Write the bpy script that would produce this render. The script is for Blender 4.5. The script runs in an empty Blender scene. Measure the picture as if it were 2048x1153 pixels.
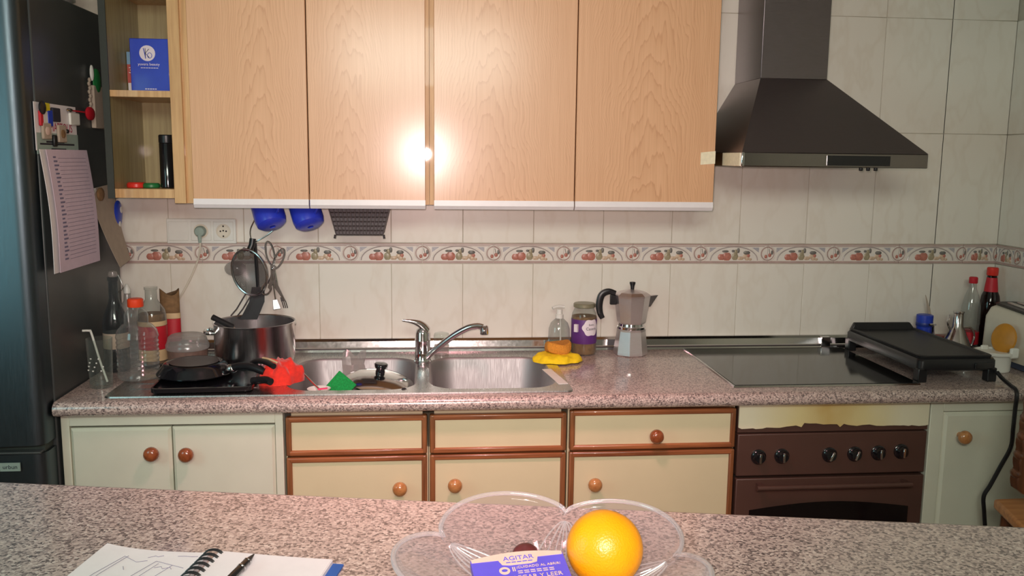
import bpy, bmesh, math, random
from mathutils import Vector, Matrix
random.seed(7)
PI = math.pi
scene = bpy.context.scene
COL = scene.collection

# ------------------------------------------------------------------ camera
YAW, PITCH, ROLL = math.radians(5.525), math.radians(8.377), 0.01166
cam_d = bpy.data.cameras.new('camera')
cam_d.sensor_width = 36.0
cam_d.lens = 36.0 * 1755.0 / 2048.0
cam_d.clip_start = 0.02
cam = bpy.data.objects.new('camera', cam_d)
COL.objects.link(cam)
fwd = Vector((math.sin(YAW) * math.cos(PITCH), math.cos(YAW) * math.cos(PITCH), -math.sin(PITCH)))
rgt = Vector((math.cos(YAW), -math.sin(YAW), 0))
upv = rgt.cross(fwd)
r2 = math.cos(ROLL) * rgt + math.sin(ROLL) * upv
u2 = -math.sin(ROLL) * rgt + math.cos(ROLL) * upv
M = Matrix((r2, u2, -fwd)).transposed().to_4x4()
M.translation = Vector((0.0, -3.078, 1.577))
cam.matrix_world = M
scene.camera = cam

# ------------------------------------------------------------------ world, lights, exposure
w = bpy.data.worlds.new('world'); scene.world = w; w.use_nodes = True
w.node_tree.nodes['Background'].inputs[0].default_value = (0.5, 0.55, 0.6, 1)
w.node_tree.nodes['Background'].inputs[1].default_value = 0.10

def light(name, kind, loc, target, energy, color, **kw):
    d = bpy.data.lights.new(name, kind); d.energy = energy; d.color = color
    for k, v in kw.items(): setattr(d, k, v)
    o = bpy.data.objects.new(name, d); COL.objects.link(o); o.location = loc
    o.rotation_euler = (Vector(target) - Vector(loc)).to_track_quat('-Z', 'Y').to_euler()
    return o
# the phone's flash, next to its lens
light('flash', 'SPOT', (-0.015, -3.06, 1.60), (0.12, -0.3, 1.46), 128, (1.0, 0.77, 0.745),
      shadow_soft_size=0.03, spot_size=math.radians(72), spot_blend=1.0)
# broad fill for an unseen room lamp, set back and tilted at the wall
light('room_fill', 'AREA', (0.0, -3.75, 2.36), (0.1, 0.0, 1.15), 47, (0.96, 1.0, 0.88),
      shape='RECTANGLE', size=1.2, size_y=0.6)
# added spot, no fitting known there: tints worktop and bar pink
light('pink_tint_spot', 'SPOT', (0.10, -1.40, 2.42), (0.10, -1.10, 0.9), 105, (1.0, 0.46, 0.50),
      shadow_soft_size=0.12, spot_size=math.radians(84), spot_blend=1.0)
# cool evening daylight from the window in the left wall
light('window_light', 'AREA', (-1.70, -2.15, 1.50), (0.6, -1.2, 1.2), 8, (0.50, 0.95, 0.95),
      shape='RECTANGLE', size=0.7, size_y=1.0)
vs = scene.view_settings
vs.view_transform = 'Standard'; vs.look = 'None'; vs.exposure = 0.0; vs.gamma = 1.0
vs.use_curve_mapping = False

# ------------------------------------------------------------------ materials
def C(r, g, b, a=1.0):
    f = lambda c: (c / 255 / 12.92) if c <= 10 else ((c / 255 + 0.055) / 1.055) ** 2.4
    return (f(r), f(g), f(b), a)
MATS = {}
class NT:
    def __init__(s, name):
        s.m = bpy.data.materials.new(name); s.m.use_nodes = True
        s.t = s.m.node_tree; s.b = s.t.nodes['Principled BSDF']
    def n(s, typ, **kw):
        nd = s.t.nodes.new(typ)
        for k, v in kw.items(): setattr(nd, k, v)
        return nd
    def l(s, a, b): s.t.links.new(a, b)
    def ramp(s, stops, interp='LINEAR'):
        r = s.n('ShaderNodeValToRGB'); r.color_ramp.interpolation = interp
        e = r.color_ramp.elements
        while len(e) < len(stops): e.new(0.5)
        for el, (p, c) in zip(e, stops): el.position = p; el.color = c
        return r
    def coords(s, scale=(1, 1, 1), gen=False, rnd=False):
        tc = s.n('ShaderNodeTexCoord'); mp = s.n('ShaderNodeMapping')
        mp.inputs['Scale'].default_value = scale
        s.l(tc.outputs['Generated' if gen else 'Object'], mp.inputs['Vector'])
        if rnd:
            oi = s.n('ShaderNodeObjectInfo'); mu = s.n('ShaderNodeMath', operation='MULTIPLY')
            mu.inputs[1].default_value = 37.0
            s.l(oi.outputs['Random'], mu.inputs[0]); s.l(mu.outputs[0], mp.inputs['Location'])
        return mp.outputs[0]
    def noise(s, vec, scale, detail=3, rough=0.5):
        n = s.n('ShaderNodeTexNoise'); n.inputs['Scale'].default_value = scale
        n.inputs['Detail'].default_value = detail; n.inputs['Roughness'].default_value = rough
        s.l(vec, n.inputs['Vector']); return n
    def math(s, op, a, b=None):
        n = s.n('ShaderNodeMath', operation=op)
        for i, v in enumerate((a, b)):
            if v is None: continue
            if isinstance(v, (int, float)): n.inputs[i].default_value = v
            else: s.l(v, n.inputs[i])
        return n.outputs[0]
    def bump(s, h, strength=0.2, dist=0.002):
        b = s.n('ShaderNodeBump'); b.inputs['Strength'].default_value = strength
        b.inputs['Distance'].default_value = dist
        s.l(h, b.inputs['Height']); s.l(b.outputs[0], s.b.inputs['Normal'])

def plain(name, col, rough=0.5, metal=0.0, coat=0.0, var=0.06, scale=40.0, bump=0.0, emis=None, alpha=None, spec=0.5, sheen=0):
    """one-colour surface with a slight procedural mottling"""
    if name in MATS: return MATS[name]
    k = NT(name); v = k.coords()
    n = k.noise(v, scale, 3)
    lo = tuple(c * (1 - var) for c in col[:3]) + (1,); hi = tuple(min(1, c * (1 + var)) for c in col[:3]) + (1,)
    r = k.ramp([(0.3, lo), (0.7, hi)]); k.l(n.outputs[0], r.inputs[0]); k.l(r.outputs[0], k.b.inputs['Base Color'])
    k.b.inputs['Roughness'].default_value = rough; k.b.inputs['Metallic'].default_value = metal
    k.b.inputs['Coat Weight'].default_value = coat; k.b.inputs['Coat Roughness'].default_value = 0.08
    k.b.inputs['Specular IOR Level'].default_value = spec
    k.b.inputs['Sheen Weight'].default_value = sheen
    if bump: k.bump(n.outputs[0], bump, 0.003)
    if emis:
        k.b.inputs['Emission Color'].default_value = emis[0]; k.b.inputs['Emission Strength'].default_value = emis[1]
    MATS[name] = k.m; return k.m

def brushed(name, col, rough=0.28, axis=(1, 1, 60), amp=0.10):
    if name in MATS: return MATS[name]
    k = NT(name); v = k.coords(axis); n = k.noise(v, 12, 4, 0.6)
    r = k.ramp([(0.2, tuple(c * (1 - amp) for c in col[:3]) + (1,)), (0.8, col)])
    k.l(n.outputs[0], r.inputs[0]); k.l(r.outputs[0], k.b.inputs['Base Color'])
    rr = k.ramp([(0.2, (rough * .75,) * 3 + (1,)), (0.8, (rough * 1.2,) * 3 + (1,))])
    k.l(n.outputs[0], rr.inputs[0]); k.l(rr.outputs[0], k.b.inputs['Roughness'])
    k.b.inputs['Metallic'].default_value = 1.0
    MATS[name] = k.m; return k.m

def glassy(name, tint, rough=0.02, ior=1.3, edge=0.55, base=0.05, haze=0.35, bump=0.08):
    """thin clear shell: see-through when seen square on, shiny and slightly hazy towards grazing angles"""
    if name in MATS: return MATS[name]
    k = NT(name); t = k.t
    tr = k.n('ShaderNodeBsdfTransparent'); tr.inputs[0].default_value = tint
    gl = k.n('ShaderNodeBsdfGlossy'); gl.inputs['Roughness'].default_value = rough
    df = k.n('ShaderNodeBsdfDiffuse'); df.inputs[0].default_value = tuple(min(1, c * .9) for c in tint[:3]) + (1,)
    lw = k.n('ShaderNodeLayerWeight'); lw.inputs['Blend'].default_value = 0.5
    v = k.coords(); n = k.noise(v, 60, 2)
    bp = k.n('ShaderNodeBump'); bp.inputs['Strength'].default_value = bump; bp.inputs['Distance'].default_value = .002
    k.l(n.outputs[0], bp.inputs['Height']); k.l(bp.outputs[0], gl.inputs['Normal'])
    f = k.math('ADD', k.math('MULTIPLY', k.math('POWER', lw.outputs['Facing'], 2.6), edge), base)
    m2 = k.n('ShaderNodeMixShader'); m2.inputs[0].default_value = haze
    k.l(gl.outputs[0], m2.inputs[1]); k.l(df.outputs[0], m2.inputs[2])
    mx = k.n('ShaderNodeMixShader'); k.l(f, mx.inputs[0]); k.l(tr.outputs[0], mx.inputs[1]); k.l(m2.outputs[0], mx.inputs[2])
    t.nodes.remove(k.b); k.l(mx.outputs[0], t.nodes['Material Output'].inputs[0])
    MATS[name] = k.m; return k.m

def granite():
    k = NT('speckled_granite'); v = k.coords((1, 1, 1))
    vo = k.n('ShaderNodeTexVoronoi'); vo.inputs['Scale'].default_value = 290; k.l(v, vo.inputs['Vector'])
    wn = k.noise(v, 420, 2)
    sp = k.n('ShaderNodeSeparateColor'); k.l(vo.outputs['Color'], sp.inputs[0])
    a = k.math('ADD', sp.outputs[0], k.math('MULTIPLY', wn.outputs[0], 0.35))
    a = k.math('SUBTRACT', a, 0.17)
    r = k.ramp([(0.0, C(104, 92, 90)), (0.10, C(138, 121, 116)), (0.30, C(172, 153, 146)), (0.52, C(192, 172, 163)),
                (0.72, C(202, 181, 171)), (0.92, C(216, 200, 190))], 'CONSTANT')
    k.l(a, r.inputs[0]); k.l(r.outputs[0], k.b.inputs['Base Color'])
    k.b.inputs['Roughness'].default_value = 0.30; k.b.inputs['Coat Weight'].default_value = 0.7
    k.b.inputs['Coat Roughness'].default_value = 0.10
    return k.m

def laminate_wood(name, base, dark, freq=10.0, rough=0.30, coat=0.35):
    k = NT(name); v = k.coords((1, 1, 1), gen=True); ov = k.coords((1, 1, 1), rnd=True)
    s = k.n('ShaderNodeSeparateXYZ'); k.l(v, s.inputs[0])
    wn = k.noise(ov, 5.0, 2); wn2 = k.noise(k.coords((1, 1, .12), rnd=True), 26, 3)
    oi = k.n('ShaderNodeObjectInfo')
    sh = k.math('ADD', k.math('MULTIPLY', oi.outputs['Random'], 0.3), 0.30)
    x = k.math('SUBTRACT', s.outputs[0], sh)
    x = k.math('ADD', x, k.math('MULTIPLY', k.math('SUBTRACT', wn.outputs[0], .5), 0.20))
    f = k.math('ADD', k.math('MULTIPLY', k.math('MULTIPLY', x, x), 9.0), k.math('MULTIPLY', s.outputs[2], 1.0))
    f = k.math('ADD', f, k.math('MULTIPLY', wn2.outputs[0], 0.35))
    g = k.math('FRACT', k.math('MULTIPLY', f, freq))
    r1 = k.ramp([(0.0, (0, 0, 0, 1)), (0.75, (0.35, 0.35, 0.35, 1)), (0.93, (1, 1, 1, 1)), (1.0, (0, 0, 0, 1))]); k.l(g, r1.inputs[0])
    fib = k.noise(k.coords((260, 260, 5), rnd=True), 1.0, 3, 0.6)
    m1 = k.math('ADD', k.math('MULTIPLY', r1.outputs[0], 0.45), k.math('MULTIPLY', fib.outputs[0], 0.75))
    r = k.ramp([(0.25, base), (0.95, dark)]); k.l(m1, r.inputs[0]); k.l(r.outputs[0], k.b.inputs['Base Color'])
    k.b.inputs['Roughness'].default_value = rough; k.b.inputs['Coat Weight'].default_value = coat
    k.b.inputs['Coat Roughness'].default_value = 0.19
    return k.m

def grain_wood(name, base, dark, rough=0.4, along='X', coat=0.2):
    k = NT(name); sc = {'X': (3, 60, 60), 'Z': (60, 60, 3), 'Y': (60, 3, 60)}[along]
    n = k.noise(k.coords(sc, rnd=True), 1.2, 4, 0.6)
    r = k.ramp([(0.3, dark), (0.65, base)]); k.l(n.outputs[0], r.inputs[0]); k.l(r.outputs[0], k.b.inputs['Base Color'])
    k.b.inputs['Roughness'].default_value = rough; k.b.inputs['Coat Weight'].default_value = coat
    k.bump(n.outputs[0], 0.12, 0.002); return k.m

def tile_mat():
    k = NT('marbled_cream_tile'); v = k.coords((1, 1, 1), rnd=True)
    n = k.noise(v, 3.0, 4, 0.6)
    mp = k.n('ShaderNodeMapping'); mp.inputs['Rotation'].default_value = (0, 0.9, 0); mp.inputs['Scale'].default_value = (1, 1, .45)
    k.l(v, mp.inputs['Vector'])
    vn = k.noise(mp.outputs[0], 9, 3, 0.55)
    vein = k.ramp([(0.44, (0, 0, 0, 1)), (0.50, (1, 1, 1, 1)), (0.56, (0, 0, 0, 1))]); k.l(vn.outputs[0], vein.inputs[0])
    mk = k.math('MULTIPLY', vein.outputs[0], k.math('MULTIPLY', n.outputs[0], 0.32))
    r = k.ramp([(0.0, C(232, 226, 214)), (0.6, C(214, 202, 184))]); k.l(mk, r.inputs[0])
    k.l(r.outputs[0], k.b.inputs['Base Color'])
    k.b.inputs['Roughness'].default_value = 0.32; k.b.inputs['Coat Weight'].default_value = 0.15; k.b.inputs['Coat Roughness'].default_value = 0.1
    return k.m

def scorched():
    k = NT('scorched_cream_paint'); v = k.coords(); n = k.noise(v, 5, 3)
    s = k.n('ShaderNodeSeparateXYZ'); k.l(v, s.inputs[0])
    d = k.math('ABSOLUTE', k.math('SUBTRACT', s.outputs[0], -0.02))
    a = k.math('SUBTRACT', 1.0, k.math('MULTIPLY', d, 4.2))
    a = k.math('MULTIPLY', k.math('MAXIMUM', a, 0.0), k.math('MULTIPLY', n.outputs[0], 1.5))
    r = k.ramp([(0.0, C(226, 220, 190)), (0.35, C(222, 206, 150)), (0.85, C(196, 160, 88))]); k.l(a, r.inputs[0])
    k.l(r.outputs[0], k.b.inputs['Base Color']); k.b.inputs['Roughness'].default_value = 0.45
    return k.m

def orange_peel():
    k = NT('orange_peel'); v = k.coords(); n = k.noise(v, 9, 3); b = k.n('ShaderNodeTexVoronoi'); b.inputs['Scale'].default_value = 420
    k.l(v, b.inputs['Vector'])
    r = k.ramp([(0.3, C(247, 150, 4)), (0.7, C(252, 172, 10))]); k.l(n.outputs[0], r.inputs[0]); k.l(r.outputs[0], k.b.inputs['Base Color'])
    k.b.inputs['Roughness'].default_value = 0.36; k.bump(b.outputs['Distance'], 0.25, 0.0012)
    k.b.inputs['Subsurface Weight'].default_value = 0.08; k.b.inputs['Subsurface Radius'].default_value = (0.02, 0.008, 0.002)
    return k.m

m_tile = tile_mat(); m_gran = granite(); m_scorch = scorched(); m_orange = orange_peel()
m_door = laminate_wood('oak_laminate', C(224, 176, 134), C(200, 148, 106), rough=.42, coat=.55)
m_carc = grain_wood('oak_board', C(214, 172, 118), C(186, 140, 88), 0.45, 'Z')
m_shelfin = grain_wood('oak_board_shelf', C(170, 156, 112), C(146, 130, 90), 0.45, 'Z')
m_trimw = grain_wood('brown_wood_trim', C(172, 104, 62), C(112, 62, 36), 0.35, 'X', .3)
m_trimv = grain_wood('brown_wood_trim_upright', C(150, 94, 56), C(100, 58, 34), 0.35, 'Z', .3)
m_knob = grain_wood('reddish_knob_wood', C(160, 88, 50), C(124, 60, 32), 0.22, 'Y', .6)
m_knobl = grain_wood('tan_knob_wood', C(196, 138, 84), C(170, 108, 62), 0.22, 'Y', .6)
m_chair = grain_wood('tan_seat_wood', C(206, 142, 84), C(178, 112, 60), 0.4, 'X', .2)
m_chaird = grain_wood('dark_turned_wood', C(110, 66, 40), C(70, 40, 24), 0.35, 'Z', .3)
m_grout = plain('grout', C(192, 184, 168), 0.9, bump=.2)
m_cream = plain('cream_panel', C(216, 203, 166), 0.42, var=.03, scale=6)
m_white = plain('white_painted_cabinet', C(216, 216, 196), 0.45, var=.05, scale=5)
m_wtrim = plain('white_plastic_trim', C(232, 226, 226), 0.35, var=.02)
m_steel = brushed('brushed_steel', (0.60, 0.58, 0.57, 1), 0.30, (40, 2, 2))
m_steelv = brushed('brushed_steel_upright', (0.80, 0.77, 0.77, 1), 0.24, (60, 60, 1))
m_steelp = brushed('polished_steel', (0.70, 0.68, 0.67, 1), 0.14, (8, 8, 8), .06)
m_sink = brushed('sink_steel', (0.44, 0.42, 0.42, 1), 0.58, (40, 2, 2))
m_alu = brushed('cast_aluminium', (0.84, 0.78, 0.79, 1), 0.40, (6, 6, 40), .08)
m_chrome = brushed('chrome', (0.78, 0.76, 0.77, 1), 0.07, (5, 5, 5), .04)
m_hood = brushed('dark_hood_steel', (0.27, 0.235, 0.245, 1), 0.34, (3, 60, 60), .10)
m_hoodrim = brushed('hood_rim_steel', (0.36, 0.33, 0.32, 1), 0.16, (60, 3, 3), .10)
m_fridge = brushed('dark_fridge_steel', (0.10, 0.13, 0.15, 1), 0.42, (60, 60, 2), .10)
m_fridges = plain('dark_fridge_side', C(66, 70, 70), 0.38, var=.06, scale=12)
m_black = plain('black_plastic', C(26, 26, 28), 0.35, var=.1)
m_blackm = plain('black_matt_coating', C(30, 30, 32), 0.5, var=.12, bump=.1)
m_blackg = plain('black_enamel', C(20, 20, 24), 0.12, coat=.5, var=.05)
m_hob = plain('black_hob_glass', C(24, 25, 26), 0.10, coat=.3, var=.05)
m_oven = plain('brown_oven_panel', C(84, 58, 50), 0.38, var=.06, scale=10)
m_ovend = plain('dark_oven_glass', C(24, 18, 18), 0.10, var=.05)
m_wplast = plain('white_plastic', C(226, 226, 218), 0.35, var=.02)
m_cream2 = plain('cream_plastic', C(222, 214, 196), 0.32, var=.02)
m_blue = plain('blue_plastic', C(38, 66, 182), 0.35, var=.05)
m_bluemug = plain('blue_enamel', C(44, 62, 196), 0.35, coat=.2, var=.04)
m_bluecov = plain('blue_cover', C(36, 64, 190), 0.35, coat=.3, var=.04)
m_red = plain('red_plastic', C(222, 52, 40), 0.35, var=.05)
m_orangec = plain('orange_red_cap', C(240, 72, 34), 0.4, var=.05)
m_green = plain('green_plastic', C(38, 118, 62), 0.4, var=.06)
m_scour = plain('green_scouring_pad', C(10, 140, 62), 0.9, var=.25, scale=260, bump=.6)
m_redcl = plain('red_cloth', C(226, 48, 32), 0.9, var=.12, scale=90, bump=.3, sheen=.3)
m_yelcl = plain('yellow_cloth', C(244, 208, 18), 0.85, var=.10, scale=70, bump=.3)
m_sponge = plain('orange_sponge', C(208, 138, 48), 0.95, var=.18, scale=220, bump=.6)
m_paper = plain('white_paper', C(228, 222, 222), 0.8, var=.02)
m_paperl = plain('lilac_calendar_paper', C(210, 190, 204), 0.8, var=.03)
m_papert = plain('tan_paper', C(178, 162, 144), 0.8, var=.06)
m_mint = plain('pale_green_print', C(150, 168, 158), 0.8, var=.04)
m_ink = plain('grey_ink', C(120, 114, 140), 0.8, var=.05)
m_inkd = plain('dark_ink', C(40, 40, 52), 0.7, var=.05)
m_inkr = plain('red_ink', C(170, 60, 84), 0.8, var=.05)
m_purple = plain('purple_label', C(92, 42, 118), 0.5, var=.05)
m_labelw = plain('white_label', C(232, 222, 228), 0.6, var=.02)
m_redlab = plain('red_label', C(196, 30, 46), 0.5, var=.05)
m_tanlab = plain('tan_label', C(214, 184, 140), 0.55, var=.05)
m_cardboard = plain('brown_content', C(132, 100, 66), 0.8, var=.25, scale=60, bump=.4)
m_indigo = plain('indigo_packet', C(92, 82, 204), 0.42, var=.05, coat=.15)
m_beige = plain('beige_print', C(214, 186, 172), 0.5, var=.03)
m_pink = plain('pink_card', C(232, 62, 110), 0.5, var=.05)
m_nut = plain('chestnut_shell', C(92, 40, 40), 0.4, var=.25, scale=60)
m_ivory = plain('ivory_border', C(226, 218, 208), 0.3, var=.03, coat=.2)
m_rail = plain('border_rail', C(182, 156, 148), 0.3, var=.08, coat=.2)
m_arch = plain('border_arch', C(178, 166, 162), 0.3, var=.06, coat=.2)
m_apple = plain('border_apple', C(184, 118, 102), 0.35, var=.15, scale=120)
m_pear = plain('border_pear', C(160, 148, 120), 0.35, var=.2, scale=120)
m_leaf = plain('border_leaf', C(116, 112, 106), 0.4, var=.2, scale=120)
m_grape = plain('border_grape', C(204, 178, 152), 0.35, var=.2, scale=120)
m_corn = plain('border_spandrel', C(176, 172, 176), 0.4, var=.2, scale=300)
m_yellow = plain('yellow_plastic', C(220, 204, 40), 0.4)
m_amber = plain('amber_lid', C(196, 134, 44), 0.4, var=.08)
m_wire = brushed('steel_wire', (0.55, 0.53, 0.53, 1), 0.2, (5, 5, 5), .05)
m_dkwire = plain('dark_grey_wire', C(84, 76, 76), 0.4, metal=.4)
m_wall = plain('painted_wall', C(206, 202, 194), 0.8, var=.03, scale=3)
m_ceil = plain('painted_ceiling', C(224, 222, 216), 0.85, var=.02, scale=3)
m_floor = plain('brown_floor_tile', C(120, 100, 84), 0.4, var=.12, scale=6)
m_dark = plain('dark_gap', C(34, 28, 24), 0.8)
m_dkgreen = plain('dark_green_grey', C(52, 58, 52), 0.6)
m_patch = plain('pale_cream', C(236, 226, 196), 0.35, var=.08, scale=90)
g_clear = glassy('clear_plastic', (0.88, 0.89, 0.88, 1), 0.06, edge=.7, base=.10)
g_glass = glassy('clear_glass', (0.90, 0.93, 0.91, 1), 0.02, 1.45)
g_green = glassy('green_soap', (0.45, 0.72, 0.50, 1), 0.05, 1.33)
g_dark = glassy('dark_bottle_glass', (0.55, 0.60, 0.63, 1), 0.03, edge=.6, base=.08)
g_frost = glassy('milky_plastic', (0.80, 0.77, 0.75, 1), 0.2, edge=.6, base=.25, haze=.7)
g_cola = glassy('dark_red_liquid', (0.16, 0.05, 0.05, 1), 0.05, 1.4)
g_bowl = glassy('cut_glass', (0.95, 0.915, 0.93, 1), 0.06, edge=.85, base=.07, haze=.5, bump=.04)
g_rim = glassy('cut_glass_edge', (0.93, 0.90, 0.91, 1), 0.08, edge=.6, base=.28, haze=.6, bump=.04)
m_win = plain('lit_window_pane', C(120, 190, 220), 0.3, emis=((0.25, 0.65, 1.0, 1), 0.5))

# ------------------------------------------------------------------ mesh helpers
ORG = {}
class MB:
    def __init__(s): s.bm = bmesh.new(); s.mi = 0
    def _tag(s, n0):
        s.bm.faces.ensure_lookup_table()
        for f in s.bm.faces[n0:]: f.material_index = s.mi
        return s
    def m(s, i): s.mi = i; return s
    def box(s, x0, x1, y0, y1, z0, z1):
        n0 = len(s.bm.faces)
        v = [s.bm.verts.new((x, y, z)) for x in (x0, x1) for y in (y0, y1) for z in (z0, z1)]
        for q in ((0, 1, 3, 2), (4, 6, 7, 5), (0, 4, 5, 1), (2, 3, 7, 6), (0, 2, 6, 4), (1, 5, 7, 3)):
            s.bm.faces.new([v[i] for i in q])
        return s._tag(n0)
    def loft(s, rings, cap0=True, cap1=True, closed=True):
        n0 = len(s.bm.faces)
        R = [[s.bm.verts.new(p) for p in r] for r in rings]
        n = len(R[0])
        for a, b in zip(R, R[1:]):
            for i in range(n if closed else n - 1):
                j = (i + 1) % n
                s.bm.faces.new((a[i], a[j], b[j], b[i]))
        if cap0: s.bm.faces.new(R[0][::-1])
        if cap1: s.bm.faces.new(R[-1])
        return s._tag(n0)
    def lathe(s, prof, c=(0, 0, 0), seg=24, cap0=True, cap1=True, sx=1, sy=1):
        rings = [[(c[0] + sx * r * math.cos(2 * PI * i / seg), c[1] + sy * r * math.sin(2 * PI * i / seg), c[2] + z) for i in range(seg)] for r, z in prof]
        return s.loft(rings, cap0, cap1)
    def tube(s, pts, r, seg=8, closed=False, r1=None):
        pts = [Vector(p) for p in pts]; n = len(pts)
        rings = []; up = None
        for i, p in enumerate(pts):
            if closed: t = (pts[(i + 1) % n] - pts[i - 1])
            else: t = pts[min(i + 1, n - 1)] - pts[max(i - 1, 0)]
            t.normalize()
            if up is None:
                up = Vector((0, 0, 1)) if abs(t.z) < .9 else Vector((1, 0, 0))
            a = t.cross(up)
            if a.length < 1e-6: a = t.orthogonal()
            a.normalize(); b = a.cross(t).normalized(); up = b
            rr = r if r1 is None else r + (r1 - r) * i / max(1, n - 1)
            if isinstance(rr, (list, tuple)): rr = rr[i]
            rings.append([p + a * rr * math.cos(2 * PI * k / seg) + b * rr * math.sin(2 * PI * k / seg) for k in range(seg)])
        if closed: rings.append(rings[0])
        return s.loft(rings, not closed, not closed)
    def prism(s, poly, d0, d1, plane='xz'):
        f = {'xz': lambda p, d: (p[0], d, p[1]), 'xy': lambda p, d: (p[0], p[1], d), 'yz': lambda p, d: (d, p[0], p[1])}[plane]
        return s.loft([[f(p, d0) for p in poly], [f(p, d1) for p in poly]])
    def ball(s, c, r, seg=16, rings=10):
        if not isinstance(r, (tuple, list)): r = (r, r, r)
        P = []
        for j in range(1, rings):
            a = -PI / 2 + PI * j / rings
            P.append([(c[0] + r[0] * math.cos(a) * math.cos(2 * PI * i / seg), c[1] + r[1] * math.cos(a) * math.sin(2 * PI * i / seg), c[2] + r[2] * math.sin(a)) for i in range(seg)])
        return s.loft(P)
    def xf(s, mat):
        bmesh.ops.transform(s.bm, matrix=mat, verts=s.bm.verts[:]); return s
    def build(s, name, mats, parent=None, loc=None, smooth=True, bevel=0.0, seg=2, angle=38, weld=False):
        if weld: bmesh.ops.remove_doubles(s.bm, verts=s.bm.verts[:], dist=1e-5)
        bmesh.ops.recalc_face_normals(s.bm, faces=s.bm.faces[:])
        me = bpy.data.meshes.new(name); s.bm.to_mesh(me); s.bm.free()
        if not isinstance(mats, (list, tuple)): mats = [mats]
        for m in mats: me.materials.append(m)
        o = bpy.data.objects.new(name, me); COL.objects.link(o)
        org = ORG[parent] if parent is not None else Vector(loc or (0, 0, 0))
        me.transform(Matrix.Translation(-org))
        if parent is not None: o.parent = parent
        else: o.location = org
        ORG[o] = org
        if smooth:
            me.polygons.foreach_set('use_smooth', [True] * len(me.polygons))
            me.set_sharp_from_angle(angle=math.radians(angle))
        if bevel:
            b = o.modifiers.new('bevel', 'BEVEL'); b.width = bevel; b.segments = seg; b.limit_method = 'ANGLE'; b.angle_limit = math.radians(40)
            b.harden_normals = False
        return o
def box(*a): return MB().box(*a)
def thing(name, label, cat, loc, group=None):
    o = bpy.data.objects.new(name, None); COL.objects.link(o); o.location = loc; o.empty_display_size = .05
    ORG[o] = Vector(loc); return tag(o, label, cat, group)
def tag(o, label, cat, group=None):
    o['label'] = label; o['category'] = cat
    if group: o['group'] = group
    return o
def struct(o): o['kind'] = 'structure'; return o
def sroot(name, loc):
    o = bpy.data.objects.new(name, None); COL.objects.link(o); o.location = loc; ORG[o] = Vector(loc); return struct(o)
def share(src, parent, rel, name=None):
    c = src.copy(); COL.objects.link(c); c.parent = parent; c.location = rel; ORG[c] = ORG.get(src, Vector())
    if name: c.name = name
    return c
def rot(axis, deg, c=(0, 0, 0)):
    c = Vector(c); return Matrix.Translation(c) @ Matrix.Rotation(math.radians(deg), 4, axis) @ Matrix.Translation(-c)
def rrect(cx, cy, hx, hy, r, z, n=6):
    P = []
    for qx, qy, a0 in ((1, 1, 0), (-1, 1, PI / 2), (-1, -1, PI), (1, -1, 1.5 * PI)):
        for i in range(n + 1):
            a = a0 + PI / 2 * i / n
            P.append((cx + qx * (hx - r) + r * math.cos(a), cy + qy * (hy - r) + r * math.sin(a), z))
    return P
def bez(p0, p1, p2, p3, n=10):
    p0, p1, p2, p3 = map(Vector, (p0, p1, p2, p3))
    return [p0 * (1 - t) ** 3 + p1 * 3 * t * (1 - t) ** 2 + p2 * 3 * t * t * (1 - t) + p3 * t ** 3 for t in [i / n for i in range(n + 1)]]
def spline(pts, n=6):
    P = [Vector(p) for p in pts]; P = [P[0] * 2 - P[1]] + P + [P[-1] * 2 - P[-2]]; out = []
    for i in range(1, len(P) - 2):
        for k in range(n):
            t = k / n
            out.append(0.5 * ((2 * P[i]) + (-P[i - 1] + P[i + 1]) * t + (2 * P[i - 1] - 5 * P[i] + 4 * P[i + 1] - P[i + 2]) * t * t + (-P[i - 1] + 3 * P[i] - 3 * P[i + 1] + P[i + 2]) * t ** 3))
    out.append(P[-2]); return out
def text(s, size, mat, parent, mw, name='lettering', thick=0.0002, align='CENTER', shear=0):
    """flat printed lettering; mw maps text space (x right, y up) to the world"""
    cu = bpy.data.curves.new('txt', 'FONT'); cu.body = s; cu.size = size; cu.align_x = align; cu.align_y = 'CENTER'; cu.extrude = thick; cu.resolution_u = 3; cu.shear = shear
    o = bpy.data.objects.new('txt', cu); COL.objects.link(o)
    bpy.context.view_layer.update()
    me = bpy.data.meshes.new_from_object(o.evaluated_get(bpy.context.evaluated_depsgraph_get()))
    bpy.data.objects.remove(o); me.transform(mw); me.transform(Matrix.Translation(-ORG[parent])); me.materials.clear(); me.materials.append(mat)
    t = bpy.data.objects.new(name, me); COL.objects.link(t); t.parent = parent; ORG[t] = ORG[parent]; return t
def frame(o, x, y):
    """matrix with origin o, x axis x, y axis y"""
    x = Vector(x).normalized(); z = x.cross(Vector(y)).normalized(); y = z.cross(x)
    m = Matrix((x, y, z)).transposed().to_4x4(); m.translation = Vector(o); return m
FRONT = lambda o: frame(o, (1, 0, 0), (0, 0, 1))          # facing -Y (towards the camera)
XR, YF, ZC = 2.115, -4.6, 2.45
XL = -1.75

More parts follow.
